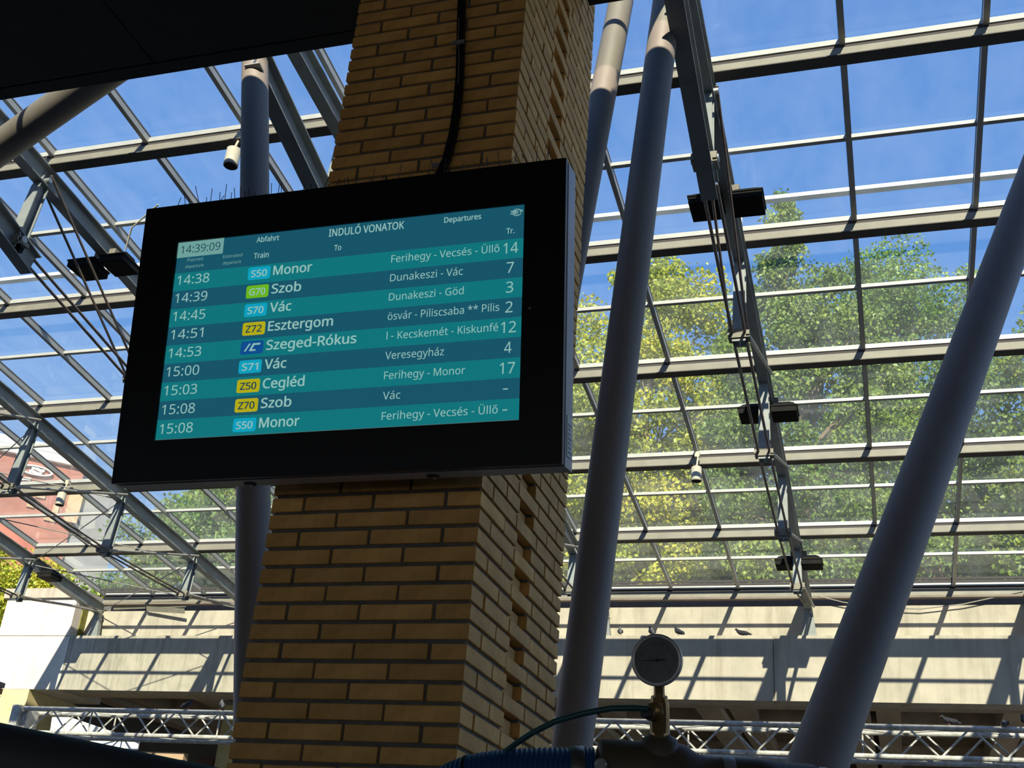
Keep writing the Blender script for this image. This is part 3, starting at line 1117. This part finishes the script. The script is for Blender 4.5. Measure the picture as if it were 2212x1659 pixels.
# ------------------------------------------------------------------ things under the deck
aw = empty('bright_sheet', (-16.5, 22.77, 0))  # white sheet added for a bright patch of daylight under the deck
b = MB()
sh = [(-18.03, 5.02), (-18.10, 5.68), (-17.65, 5.69), (-15.70, 5.22), (-15.70, 5.02)]
b.loft([[Vector((x, 22.88, z)) for x, z in sh], [Vector((x, 22.91, z)) for x, z in sh]])
b.build('sheet_panel', M['sheet_panel'], aw)
for x in (-17.9, -15.9):
    MB().tube([(x, 22.95, 0), (x, 22.95, 5.2)], 0.03, 10).build('pole', M['galv'], aw)
tag(aw, 'white sheet added for the bright patch behind the left end of the lattice girder', 'bright_sheet')
b = MB().box((-15.62, 26.0, 0), (-15.25, 26.4, 6.62)).box((-15.75, 25.95, 0), (-15.12, 26.45, 0.12))
o = b.build('deck_post', M['yellow'])
tag(o, 'yellow painted post under the deck left of the pillar', 'post')
b = MB().box((-16.05, 25.9, 3.0), (-15.66, 26.3, 5.35)).box((-16.03, 25.88, 5.0), (-15.68, 25.9, 5.3))
o = b.build('brown_cabinet', M['brown'])
tag(o, 'dark brown cabinet hung beside the yellow deck post', 'cabinet')
b = MB().box((-18.2, 25.2, 5.18), (-16.0, 25.4, 5.34)).box((-18.2, 25.2, 5.0), (-16.05, 25.22, 5.18))
o = b.build('signboard_beam', M['peach'])
tag(o, 'thin tan fascia board under the lattice girder at left', 'board')

# ------------------------------------------------------------------ floodlights
def floodlight(loc, side, label, yaw=0.0):
    c = Vector(loc)
    t = empty('floodlight', c)
    t.rotation_euler.z = yaw
    tag(t, label, 'floodlight', 'roof floodlights')
    w, d = 0.185, 0.20

    def R(x, y, z):
        return c + Vector((x, y, z))
    b = MB()
    rings = []
    for z, fx, fy in ((0.0, 1, 1), (0.10, 1, 1), (0.105, 0.98, 0.98), (0.17, 0.70, 0.62), (0.205, 0.42, 0.40)):
        rings.append([R(-w * fx, -d * fy, z), R(w * fx, -d * fy, z), R(w * fx, d * fy, z), R(-w * fx, d * fy, z)])
    b.loft(rings)
    h = b.build('housing', M['flood'], t)
    b = MB()
    for k in range(-4, 5):
        x = k * 0.033
        b.loft([[R(x - 0.003, -d * f, z), R(x + 0.003, -d * f, z), R(x + 0.003, d * f, z), R(x - 0.003, d * f, z)]
                for z, f in ((0.10, 0.98), (0.19, 0.5))])
    b.build('cooling_fins', M['flood'], h)
    b = MB().box(tuple(R(-w - 0.012, -d - 0.012, 0.085)), tuple(R(w + 0.012, d + 0.012, 0.103)))
    b.build('rim', M['flood'], t)
    b = MB().box(tuple(R(-w * 0.9, -d * 0.9, -0.006)), tuple(R(w * 0.9, d * 0.9, -0.0005)))
    b.build('lens', M['lens'], t)
    b = MB()
    b.box(tuple(R(-side * w * 0.75 - 0.05, -0.05, 0.17)), tuple(R(-side * w * 0.75 + 0.05, 0.05, 0.30)))
    b.build('bracket_box', M['dusty'], t)
    b = MB()
    b.tube([R(-side * w * 0.7, 0, 0.24), R(-side * (w + 0.06), 0, 0.24)], 0.018, 8)
    b.build('arm', M['dusty'], t)
    return t


xe = X0 + 12 * AW
FL_ = [(-1, 'upper', 11.39, 9.55), (1, 'upper', 11.39, 9.55), (-1, 'middle', 16.05, 9.02), (1, 'middle', 16.05, 9.02),
       (-1, 'lowest', 21.54, 8.47), (1, 'lowest', 21.54, 8.47)]
for s, w, y, z in FL_:
    floodlight((xe + s * 0.235, y, z), s, '%s black floodlight on the %s side of the truss right of the pillar' % (
        {'upper': 'topmost', 'middle': 'middle', 'lowest': 'lowest'}[w], 'left' if s < 0 else 'right'))
xc = X0 + 6 * AW
floodlight((xc - 0.25, 11.28, 9.53), -1, 'black floodlight left of the pair beside the upper left corner of the board')
floodlight((xc + 0.25, 11.28, 9.55), 1, 'black floodlight touching the left edge of the board, right of its pair')
floodlight((X0 + 0.24, 21.52, 8.47), 1, 'small black floodlight by the leftmost truss in front of green leaves')
o = MB().tube([(xc + 0.28, 11.28, 9.84), (xc + 0.40, 11.15, 10.1), (xc + 0.9, 10.95, 10.28)], 0.012, 8).build('lamp_cable', M['cylinder'])
tag(o, 'pale cable dropping to the floodlight beside the board', 'cable')

# ------------------------------------------------------------------ hanging cylinders
for x, y, z, lb in ((X0 + 8 * AW - 0.05, 9.77, 9.78, 'beige cylindrical speaker hanging beside the column above the board'),
                    (X0 + 11 * AW + 0.03, 18.03, 8.85, 'beige cylindrical speaker hanging between the pillar columns and the right truss'),
                    (X0 + 2 * AW + 0.16, 18.03, 8.86, 'beige cylindrical speaker hanging in front of the red building')):
    t = empty('hanging_speaker', (x, y, z))
    tag(t, lb, 'speaker', 'hanging cylindrical speakers')
    MB().lathe((x, y, z), (0, 0, 1), [(0, 0.082), (0.005, 0.088), (0.04, 0.088), (0.045, 0.086), (0.24, 0.086), (0.26, 0.06), (0.27, 0.02)],
               24).build('can', M['cylinder'], t)
    MB().lathe((x, y, z - 0.004), (0, 0, 1), [(0, 0.078), (0.003, 0.078)], 24).build('grille', M['flood'], t)
    MB().tube([(x, y, z + 0.26), (x + 0.02, y + 0.03, z + 0.42), (x, y + 0.08, z + 0.50)], 0.016, 8).build('hanger', M['cylinder'], t)
    MB().box((x - 0.04, y + 0.04, z + 0.46), (x + 0.04, y + 0.12, z + 0.55)).build('clamp', M['cylinder'], t)

# sagging cable on the far wall
b = MB()
ctrl = [(-1.25, 23.86, 8.60), (-0.75, 23.88, 8.47), (0.0, 23.9, 8.36), (0.7, 23.9, 8.33), (1.5, 23.9, 8.42), (2.6, 23.88, 8.66)]
b.tube(ctrl, 0.012, 6)
o = b.build('sagging_cable', M['cable'])
tag(o, 'pale cable sagging along the far wall at the right', 'cable')


# ------------------------------------------------------------------ pigeons
def pigeon(loc, yaw, pose, pale, label):
    c = Vector(loc)
    t = empty('pigeon', c)
    t.rotation_euler.z = yaw
    tag(t, label, 'pigeon', 'pigeons on the ledge and girder')
    m = M['pigeonlight'] if pale else M['pigeon']
    if pose == 'up':
        path = [((-0.155, 0, 0.035), 0.012), ((-0.09, 0, 0.062), 0.032), ((-0.03, 0, 0.098), 0.052), ((0.025, 0, 0.125), 0.055),
                ((0.052, 0, 0.160), 0.038), ((0.062, 0, 0.188), 0.026), ((0.074, 0, 0.206), 0.027), ((0.092, 0, 0.206), 0.016)]
    else:
        path = [((-0.20, 0, 0.045), 0.014), ((-0.12, 0, 0.062), 0.030), ((-0.04, 0, 0.074), 0.050), ((0.03, 0, 0.086), 0.050),
                ((0.072, 0, 0.112), 0.034), ((0.092, 0, 0.136), 0.024), ((0.110, 0, 0.150), 0.025), ((0.128, 0, 0.147), 0.015)]
    b = MB()
    b.tube([c + Vector(p) for p, _ in path], [r for _, r in path], 12)
    b.build('body', m, t)
    hp = Vector(path[-1][0])
    b = MB()
    b.tube([c + hp, c + hp + Vector((0.022, 0, -0.010))], [0.006, 0.002], 6)
    b.build('beak', M['pigeonleg'], t)
    for s in (-1, 1):
        b = MB()
        mid = Vector(path[2][0])
        b.ball(c + mid + Vector((-0.02, s * 0.044, 0.0)), (0.085, 0.014, 0.036), 10, 6, Matrix.Rotation(-0.35 if pose == 'up' else -0.1, 3, 'Y'))
        b.build('wing', M['pigeon'], t)
        b = MB()
        b.tube([c + Vector((0.0, s * 0.02, 0.075)), c + Vector((0.004, s * 0.022, 0.002))], 0.0045, 6)
        b.box(tuple(c + Vector((-0.008, s * 0.022 - 0.008, 0))), tuple(c + Vector((0.030, s * 0.022 + 0.008, 0.005))))
        b.build('leg', M['pigeonleg'], t)
    return t


for loc, yaw, pose, pale, lb in [
        ((-5.24, 23.60, 7.70), 1.9, 'up', True, 'leftmost pigeon on the far ledge, back turned'),
        ((-4.585, 23.60, 7.70), 2.2, 'up', True, 'pigeon on the far ledge directly above the pressure gauge'),
        ((-4.03, 23.60, 7.70), 2.7, 'up', False, 'slim dark pigeon on the far ledge right of the gauge'),
        ((-2.75, 23.60, 7.70), 3.1, 'low', False, 'rightmost dark pigeon crouching on the far ledge'),
        ((-14.0, GY0, GT + 0.046), 0.6, 'up', False, 'dark pigeon on the lattice girder left of the pillar'),
        ((-13.2, GY0, GT + 0.046), 2.3, 'up', True, 'spotted pale pigeon on the lattice girder touching the pillar edge'),
        ((0.96, GY0, GT + 0.046), 3.3, 'low', False, 'dark pigeon walking on the right lattice girder'),
        ((1.85, GY0, GT + 0.02), 1.6, 'low', True, 'pale pigeon crouched low on the right lattice girder'),
        ((2.17, GY0, GT + 0.046), 2.0, 'up', False, 'pigeon cut by the right edge of the picture on the girder')]:
    pigeon(loc, yaw, pose, pale, lb)


# ------------------------------------------------------------------ pressure gauge and pipework close to the viewer
def ray(x, y, t):
    return EYE + (RGT * ((x - 1106) / 2531.86) - UPV * ((y - 829.5) / 2531.86) + FWD) * t


TQ = 2.4
G = ray(1421, 1427, TQ)
ax = ((EYE - G).normalized() - RGT * 0.20 + UPV * 0.10).normalized()
gt = empty('pressure_gauge', ray(1424, 1484, TQ))
tag(gt, 'round steel pressure gauge with dark dial on a brass fitting', 'gauge')
MB().lathe(G - ax * 0.030, ax, [(0, 0.030), (0.003, 0.047), (0.028, 0.049), (0.030, 0.052), (0.044, 0.0525), (0.047, 0.051), (0.047, 0.0445),
                                 (0.040, 0.0440), (0.040, 0.001)], 48).build('case', M['steelcase'], gt)
MB().lathe(G + ax * 0.0101, ax, [(0, 0.0438), (0.001, 0.0438)], 48).build('dial', M['dial'], gt)
gs = ax.cross(Vector((0, 0, 1))).normalized() * -1
gu = gs.cross(ax).normalized() * -1
if gu.z < 0:
    gu = -gu
b = MB()
for k in range(28):
    a = math.radians(225 - 270 * k / 27)
    d = gs * math.cos(a) + gu * math.sin(a)
    q = ax.cross(d)
    r0 = 0.031 if k % 3 == 0 else 0.034
    c = G + ax * 0.0112
    b.add([c + d * r0 - q * 0.0006, c + d * 0.038 - q * 0.0006, c + d * 0.038 + q * 0.0006, c + d * r0 + q * 0.0006], [(0, 1, 2, 3)])
b.build('scale_marks', M['ink'], gt)
b = MB()
c = G + ax * 0.0125
d = (-gs * 0.999 - gu * 0.04).normalized()
q = ax.cross(d)
b.add([c - d * 0.017 - q * 0.002, c + d * 0.034 - q * 0.0005, c + d * 0.034 + q * 0.0005, c - d * 0.017 + q * 0.002], [(0, 1, 2, 3)])
b.lathe(G + ax * 0.0115, ax, [(0, 0.0035), (0.003, 0.003)], 14)
b.build('needle', M['ink'], gt)
# brass tee below the gauge
ft = empty('brass_fitting', ray(1425, 1588, TQ))
tag(ft, 'stacked brass tee fitting between gauge and dark valve', 'fitting')
ztop = ray(1424, 1484, TQ)
zbot = ray(1425, 1600, TQ)
dz = (ztop - zbot)
MB().lathe(zbot, dz, [(0, 0.018), (0.010, 0.018), (0.010, 0.0165), (0.020, 0.0165), (0.020, 0.0195), (0.034, 0.0200), (0.046, 0.0205), (0.062, 0.0205),
                       (0.074, 0.0200), (0.082, 0.0185), (0.082, 0.0175), (0.090, 0.0170), (0.090, 0.0120), (0.100, 0.0110), (0.112, 0.0110)], 16,
           False).build('body', M['brass'], ft)
pc = ray(1418, 1536, TQ - 0.012)
pd = (-RGT * 0.75 - FWD * 0.66).normalized()
MB().lathe(pc, pd, [(0, 0.0185), (0.014, 0.0185), (0.014, 0.0150), (0.024, 0.0150)], 18).build('side_port', M['brass'], ft)
MB().lathe(pc + pd * 0.024, pd, [(0, 0.0115), (0.008, 0.0105), (0.008, 0.008), (0.016, 0.0078)], 16).build('hose_collar', M['duct'], ft)
MB().lathe(zbot + dz.normalized() * 0.0105, dz, [(0, 0.0190), (0.009, 0.0190)], 6, False).build('hex_nut', M['brass'], ft)
th = [ray(1398, 1531, TQ - 0.04), ray(1370, 1529, TQ - 0.045), ray(1320, 1530, TQ - 0.045), ray(1260, 1541, TQ - 0.04), ray(1200, 1558, TQ - 0.03),
      ray(1150, 1583, TQ - 0.015), ray(1115, 1606, TQ), ray(1088, 1626, TQ + 0.01), ray(1060, 1655, TQ + 0.02)]
o = MB().tube(th, 0.0062, 12).build('thin_hose', M['tealhose'])
tag(o, 'thin dark teal hose curving from the brass fitting to the blue hose', 'hose')
# valve body
va = ray(1288, 1668, TQ)
vb = ray(1800, 1706, TQ)
vd = (vb - va).normalized()
vt = empty('valve_body', va)
tag(vt, 'large dark bronze valve body below the pressure gauge', 'valve')
MB().lathe(va, vd, [(0, 0.050), (0.004, 0.062), (0.010, 0.066), (0.165, 0.069), (0.180, 0.066), (0.205, 0.052), (0.225, 0.047), (0.278, 0.047), (0.28, 0.050)],
           32).build('body', M['darkbrass'], vt)
MB().lathe(ray(1425, 1640, TQ), dz, [(0, 0.045), (0.040, 0.036), (0.044, 0.028), (0.050, 0.022)], 24).build('boss', M['darkbrass'], vt)
MB().lathe(va + vd * 0.256, vd, [(0, 0.050), (0.012, 0.052), (0.024, 0.050)], 28).build('seal_ring', M['galv'], vt)
MB().lathe(va + vd * 0.28, vd, [(0, 0.049), (0.05, 0.050), (0.10, 0.0485), (0.10, 0.047), (0.165, 0.047), (0.175, 0.040), (0.21, 0.037)], 28).build('outlet', M['darkbrass'], vt)
MB().lathe(va + vd * 0.455, vd, [(0, 0.043), (0.018, 0.043), (0.02, 0.036)], 28).build('end_ring', M['galv'], vt)
bc = ray(1297, 1652, TQ - 0.062)
MB().lathe(bc, -FWD, [(0, 0.013), (0.006, 0.013), (0.006, 0.009), (0.0075, 0.009)], 18).build('bolt_cap', M['steelcase'], vt)
# corrugated blue hose
ctr = [ray(1284, 1672, TQ), ray(1225, 1672, TQ), ray(1160, 1672, TQ), ray(1100, 1675, TQ), ray(1045, 1682, TQ + 0.005), ray(995, 1697, TQ + 0.015),
       ray(955, 1722, TQ + 0.03), ray(925, 1760, TQ + 0.05), ray(905, 1812, TQ + 0.07)]


def spline(p, n):
    out = []
    for i in range(len(p) - 1):
        a, b_, c_, d_ = p[max(i - 1, 0)], p[i], p[i + 1], p[min(i + 2, len(p) - 1)]
        for k in range(n):
            t = k / n
            out.append(0.5 * ((2 * b_) + (c_ - a) * t + (2 * a - 5 * b_ + 4 * c_ - d_) * t * t + (3 * b_ - a - 3 * c_ + d_) * t ** 3))
    out.append(p[-1])
    return out


hp = spline(ctr, 36)
rad = [0.0515 + 0.0016 * math.sin(i * 2 * math.pi / 6) - (0.0 if i < 170 else 0.0) for i in range(len(hp))]
bh = empty('blue_hose', ctr[0])
tag(bh, 'thick corrugated blue hose joining the valve in front of the pillar', 'hose')
MB().tube(hp, rad, 28).build('ribbed_tube', M['bluehose'], bh)
hd = (ctr[0] - ctr[1]).normalized()
MB().lathe(ray(1232, 1672, TQ), hd, [(0, 0.0545), (0.001, 0.0555), (0.027, 0.0555), (0.028, 0.0545)], 32).build('hose_clamp', M['clamp'], bh)
MB().lathe(ray(1016, 1690, TQ + 0.011), (ctr[4] - ctr[5]).normalized(), [(0, 0.0535), (0.002, 0.0550), (0.005, 0.0550), (0.007, 0.0535)], 32).build('tie_band', M['black'], bh)

# dark rounded edge in the lower left corner
ed = empty('dark_canopy_edge', ray(200, 1700, 2.0))
tag(ed, 'dark rounded metal canopy edge crossing the lower left corner', 'canopy')
ea, eb = ray(-260, 1592, 2.0), ray(760, 1803, 2.0)
MB().tube([ea, eb], 0.062, 32).build('rounded_lip', M['duct'], ed)
dn = (UPV * -1).normalized()
b = MB()
b.loft([[p + dn * 0.055 - FWD * 0.050, p + dn * 0.055 + FWD * 0.05, p + dn * 0.50 + FWD * 0.05, p + dn * 0.50 - FWD * 0.050] for p in (ea, eb)])
b.build('side_panel', M['duct'], ed)

# small brick pier cut by the left picture edge
pt = empty('garden_pier', (-9.9, 11.0, 0))
tag(pt, 'sliver of an orange brick pier with a slab cap at the left edge', 'pier')
px1 = ray(4, 1500, 1).x / ray(4, 1500, 1).y * 11.12
MB().box((px1 - 0.50, 11.02, 0), (px1 - 0.02, 11.10, 3.86)).build('core', M['mortar'], pt)
bme = None
for c in range(18):
    z = 2.54 + c * 0.075
    for x0, x1 in (((px1 - 0.25, px1), (px1 - 0.52, px1 - 0.265)) if c % 2 else ((px1 - 0.125, px1 - 0.012), (px1 - 0.40, px1 - 0.14))):
        MB().box((x0, 11.0, z), (x1, 11.12, z + 0.062)).build('brick', M['orangebrick'], pt)
MB().box((px1 - 0.56, 10.98, 3.885), (px1 + 0.012, 11.12, 3.94)).build('cap', M['flash'], pt)

# ------------------------------------------------------------------ outside: building and trees
bl = empty('red_building', (-55, 62, 8.2))
tag(bl, 'distant red rendered building with white roof edge and round emblem, behind the left glass', 'building')
A = Vector((-57.34, 60.0, 0))
Dv = Vector((4.55, 4.05, 0)).normalized()
Nv = Vector((Dv.y, -Dv.x, 0))


def fp(s, z, out=0.0):
    p = A + Dv * s + Nv * out
    return Vector((p.x, p.y, z))


def fbox(mb_, s0, s1, z0, z1, o0, o1):
    vs = [fp(s, z, o_) for z in (z0, z1) for s, o_ in ((s0, o1), (s1, o1), (s1, o0), (s0, o0))]
    mb_.add(vs, [(3, 2, 1, 0), (4, 5, 6, 7), (0, 1, 5, 4), (1, 2, 6, 5), (2, 3, 7, 6), (3, 0, 4, 7)])
    return mb_


fbox(MB(), -22, 6.0, 8.2, 30.0, -8, 0).build('facade', M['redwall'], bl)
fbox(MB(), 6.0, 9.0, 8.2, 29.2, -8, -0.3).build('side_wing', M['greywall'], bl)
fbox(MB(), -22, 6.4, 30.0, 30.5, -8, 0.35).build('cornice', M['signwhite'], bl)
fbox(MB(), -22, 5.6, 30.9, 31.4, -8, -0.4).build('roof_rail', M['signwhite'], bl)
fbox(MB(), -22, 5.7, 30.5, 30.9, -8, -0.8).build('attic', M['greywall'], bl)
sg = empty('sign', (0, 0, 0))
sg.parent = bl
b = MB()
es, ez = 0.0, 0.0


def facade_at(x, y):
    d = ray(x, y, 1) - EYE
    # EYE + d*t lies on the facade plane
    t = (A - EYE).dot(Nv) / d.dot(Nv)
    p = EYE + d * t
    return (p - A).dot(Dv), p.z


es, ez = facade_at(77, 1018)
n = 40
rin, rout = [], []
for k in range(n):
    a = 2 * math.pi * k / n
    rin.append((es + 0.98 * math.cos(a), ez + 0.27 * math.sin(a) - 0.0 * math.cos(a)))
    rout.append((es + 1.12 * math.cos(a), ez + 0.345 * math.sin(a) - 0.0 * math.cos(a)))
vs = []
for o_ in (0.05, 0.25):
    vs += [fp(s, z, o_) for s, z in rin] + [fp(s, z, o_) for s, z in rout]
fs = []
for k in range(n):
    j = (k + 1) % n
    fs += [(2 * n + k, 2 * n + j, 3 * n + j, 3 * n + k), (n + k, n + j, 3 * n + j, 3 * n + k), (k, j, 2 * n + j, 2 * n + k)]
b.add(vs, fs)
for (sx, zz) in ((-0.30, 0.13), (-0.42, -0.12)):
    for kk in range(3):
        pth = []
        for q in range(7):
            tq = q / 6
            pth.append(fp(es + sx + tq * 0.85, ez + zz + 0.055 * math.sin(tq * 2 * math.pi) - kk * 0.075 + 0.05, 0.15))
        b.tube(pth, 0.032, 5)
sgo = b.build('emblem', M['signwhite'], bl)
bpy.data.objects.remove(sg, do_unlink=True)
for k, (px_, py_) in enumerate([(42, 1036), (49, 1035), (56, 1035), (63, 1036), (43, 1046), (52, 1046), (60, 1045), (67, 1045), (88, 1044), (100, 1043), (113, 1042), (130, 1041)]):
    s0, z0 = facade_at(px_, py_)
    fbox(MB(), s0 - 0.10, s0 + (0.10 if k < 8 else 0.16), z0 - 0.09, z0 + 0.09, 0.02, 0.15).build('sign_letter', M['signwhite'], bl)
for (px_, py_, w_, h_) in [(160, 1090, 0.45, 1.3), (88, 1072, 0.30, 0.16), (66, 1092, 0.25, 0.15), (120, 1100, 0.2, 0.3), (108, 1122, 0.4, 0.14)]:
    s0, z0 = facade_at(px_, py_)
    fbox(MB(), s0 - w_, s0 + w_, z0 - h_, z0 + h_, 0.02, 0.12).build('wall_panel', M['peach'], bl)


def tree(loc, crown, nleaf, size, lm, label, seed, clusters=60, droop=0.5, trunk=0.22, shape=2.2, cr=0.95):
    """loc: foot; crown: (cx, cy, cz, rx, ry, rz)"""
    g = np.random.default_rng(seed)
    t = empty('tree', loc)
    tag(t, label, 'tree', 'trees beyond the glass roof')
    cx, cy, cz, rx, ry, rz = crown
    b = MB()
    top = Vector((cx, cy, cz + rz * 0.35))
    ft_ = Vector(loc)
    b.tube([ft_, ft_.lerp(top, 0.4) + Vector((0.15, 0.1, 0)), ft_.lerp(top, 0.75) + Vector((-0.1, 0, 0)), top],
           [trunk, trunk * 0.8, trunk * 0.5, trunk * 0.2], 10)
    b.build('trunk', M['bark'], t)
    # cluster centres, denser to the outside of the crown
    u = g.normal(size=(clusters, 3))
    u /= np.linalg.norm(u, axis=1)[:, None]
    r = g.uniform(0.25, 1.0, clusters) ** (1 / shape)
    cc = np.array([cx, cy, cz]) + u * r[:, None] * np.array([rx, ry, rz])
    br = MB()
    for i in range(0, clusters, 2):
        f = float(np.clip((cc[i, 2] - loc[2]) / max(top.z - loc[2], 0.1) * 0.75, 0.25, 0.95))
        s = ft_.lerp(top, f)
        e_ = Vector(cc[i])
        mid = s.lerp(e_, 0.5) + Vector((0, 0, 0.25))
        br.tube([s, mid, e_], [0.055, 0.035, 0.012], 5)
    br.build('branches', M['bark'], t)
    which = g.integers(0, clusters, nleaf)
    crad = g.uniform(0.6, 1.15, clusters) * cr
    v = g.normal(size=(nleaf, 3))
    v /= np.linalg.norm(v, axis=1)[:, None]
    rad = g.uniform(0, 1, nleaf) ** 0.42
    pos = cc[which] + v * (rad * crad[which])[:, None] * np.array([1, 1, 0.85])
    axis = g.normal(size=(nleaf, 3)) * 0.75 + v * 0.5
    axis[:, 2] -= droop
    axis /= np.linalg.norm(axis, axis=1)[:, None]
    side = np.cross(axis, g.normal(size=(nleaf, 3)))
    side /= np.linalg.norm(side, axis=1)[:, None]
    nrm = np.cross(axis, side)
    L_ = g.uniform(0.7, 1.25, nleaf)[:, None] * size
    Wd = L_ * 0.36
    p0 = pos
    p1 = pos + axis * L_ * 0.42 + side * Wd + nrm * L_ * 0.08
    p2 = pos + axis * L_ - nrm * L_ * 0.05
    p3 = pos + axis * L_ * 0.42 - side * Wd + nrm * L_ * 0.08
    V = np.stack([p0, p1, p2, p3], 1).reshape(-1, 3) - np.array(loc)
    me = bpy.data.meshes.new('foliage')
    me.vertices.add(nleaf * 4)
    me.vertices.foreach_set('co', V.astype(np.float32).ravel())
    me.loops.add(nleaf * 6)
    idx = (np.arange(nleaf)[:, None] * 4 + np.array([0, 1, 2, 0, 2, 3])).ravel()
    me.loops.foreach_set('vertex_index', idx.astype(np.int32))
    me.polygons.add(nleaf * 2)
    me.polygons.foreach_set('loop_start', (np.arange(nleaf * 2) * 3).astype(np.int32))
    me.polygons.foreach_set('loop_total', np.full(nleaf * 2, 3, np.int32))
    me.update(calc_edges=True)
    ctint = g.uniform(0.15, 0.85, clusters)
    tint = np.clip(ctint[which] * 0.55 + g.uniform(0, 1, nleaf) * 0.45, 0, 1)
    at = me.attributes.new('tint', 'FLOAT', 'POINT')
    at.data.foreach_set('value', np.repeat(tint, 4).astype(np.float32))
    me.materials.append(lm)
    o = bpy.data.objects.new('foliage', me)
    COL.objects.link(o)
    o.parent = t
    tag(o, kind='stuff')
    return t


GZ = 8.25
tree((-6.6, 34, GZ), (-6.9, 34, 16.6, 3.4, 2.6, 6.6), 77840, 0.151, M['leafY'], 'yellow green tree right of the brick pillar behind the glass', 1, 142, 0.25)
tree((-10.5, 35.5, GZ), (-10.6, 35.5, 15.4, 3.2, 2.5, 6.2), 57082, 0.151, M['leafY'], 'yellow green tree showing between the departure board and the long leaning column', 2, 120, 0.25)
tree((-1.7, 29.2, GZ), (-1.7, 29.2, 14.2, 2.6, 2.0, 5.6), 62271, 0.126, M['leafM'], 'loose drooping light green tree just right of the truss', 3, 127, 1.1, cr=0.75)
tree((-2.2, 29.4, GZ), (-2.2, 29.4, 20.4, 0.55, 0.5, 2.2), 4670, 0.118, M['leafM'], 'thin young tree whose tip rises above the other crowns', 4, 24, 1.2, trunk=0.08, cr=0.45)
tree((1.6, 36, GZ), (1.3, 36, 17.4, 3.2, 2.6, 7.2), 83030, 0.126, M['leafG'], 'tall dense green tree on the right between truss and leaning column', 5, 150, 0.4)
tree((6.2, 33, GZ), (6.4, 33, 15.2, 3.3, 2.6, 6.4), 57082, 0.143, M['leafM'], 'olive green tree at the right edge beyond the leaning column', 6, 120, 0.4)
tree((-4.6, 40, GZ), (-4.6, 40, 13.4, 3.8, 2.5, 5.0), 57082, 0.151, M['leafD'], 'dark green tree filling the gap behind the truss', 7, 105, 0.4)
tree((-9.4, 41, GZ), (-9.4, 41, 12.6, 3.8, 2.5, 4.4), 46703, 0.151, M['leafM'], 'low hazy tree behind the yellow green one', 8, 90, 0.4)
tree((4.6, 41, GZ), (4.6, 41, 13.2, 3.8, 2.5, 5.0), 51893, 0.151, M['leafD'], 'dark green tree behind the leaning column', 9, 97, 0.4)
tree((-21.5, 36, GZ), (-21.2, 36, 13.5, 4.0, 2.2, 4.2), 46703, 0.151, M['leafG'], 'hazy green tree seen below the departure board', 11, 90, 0.4)
tree((-26.2, 37, GZ), (-25.6, 37.5, 12.9, 2.9, 2.2, 3.8), 41515, 0.151, M['leafM'], 'hazy olive tree right of the red building', 12, 82, 0.4)
tree((-31.6, 39, GZ), (-31.8, 39, 11.2, 2.8, 2.0, 2.2), 31135, 0.151, M['leafG'], 'low green bush below the red building facade', 14, 67, 0.3, trunk=0.12)
tree((-24.4, 27.6, 5.0), (-24.6, 27.6, 8.6, 2.3, 1.8, 2.6), 46703, 0.118, M['leafY'], 'bright green bush at the left edge beside the end pier', 15, 82, 0.3, trunk=0.10)
tree((-25.5, 31.0, 5.0), (-25.8, 31.0, 8.6, 2.2, 1.3, 2.8), 36325, 0.126, M['leafG'], 'darker green bush low behind the end pier', 16, 67, 0.3, trunk=0.10)
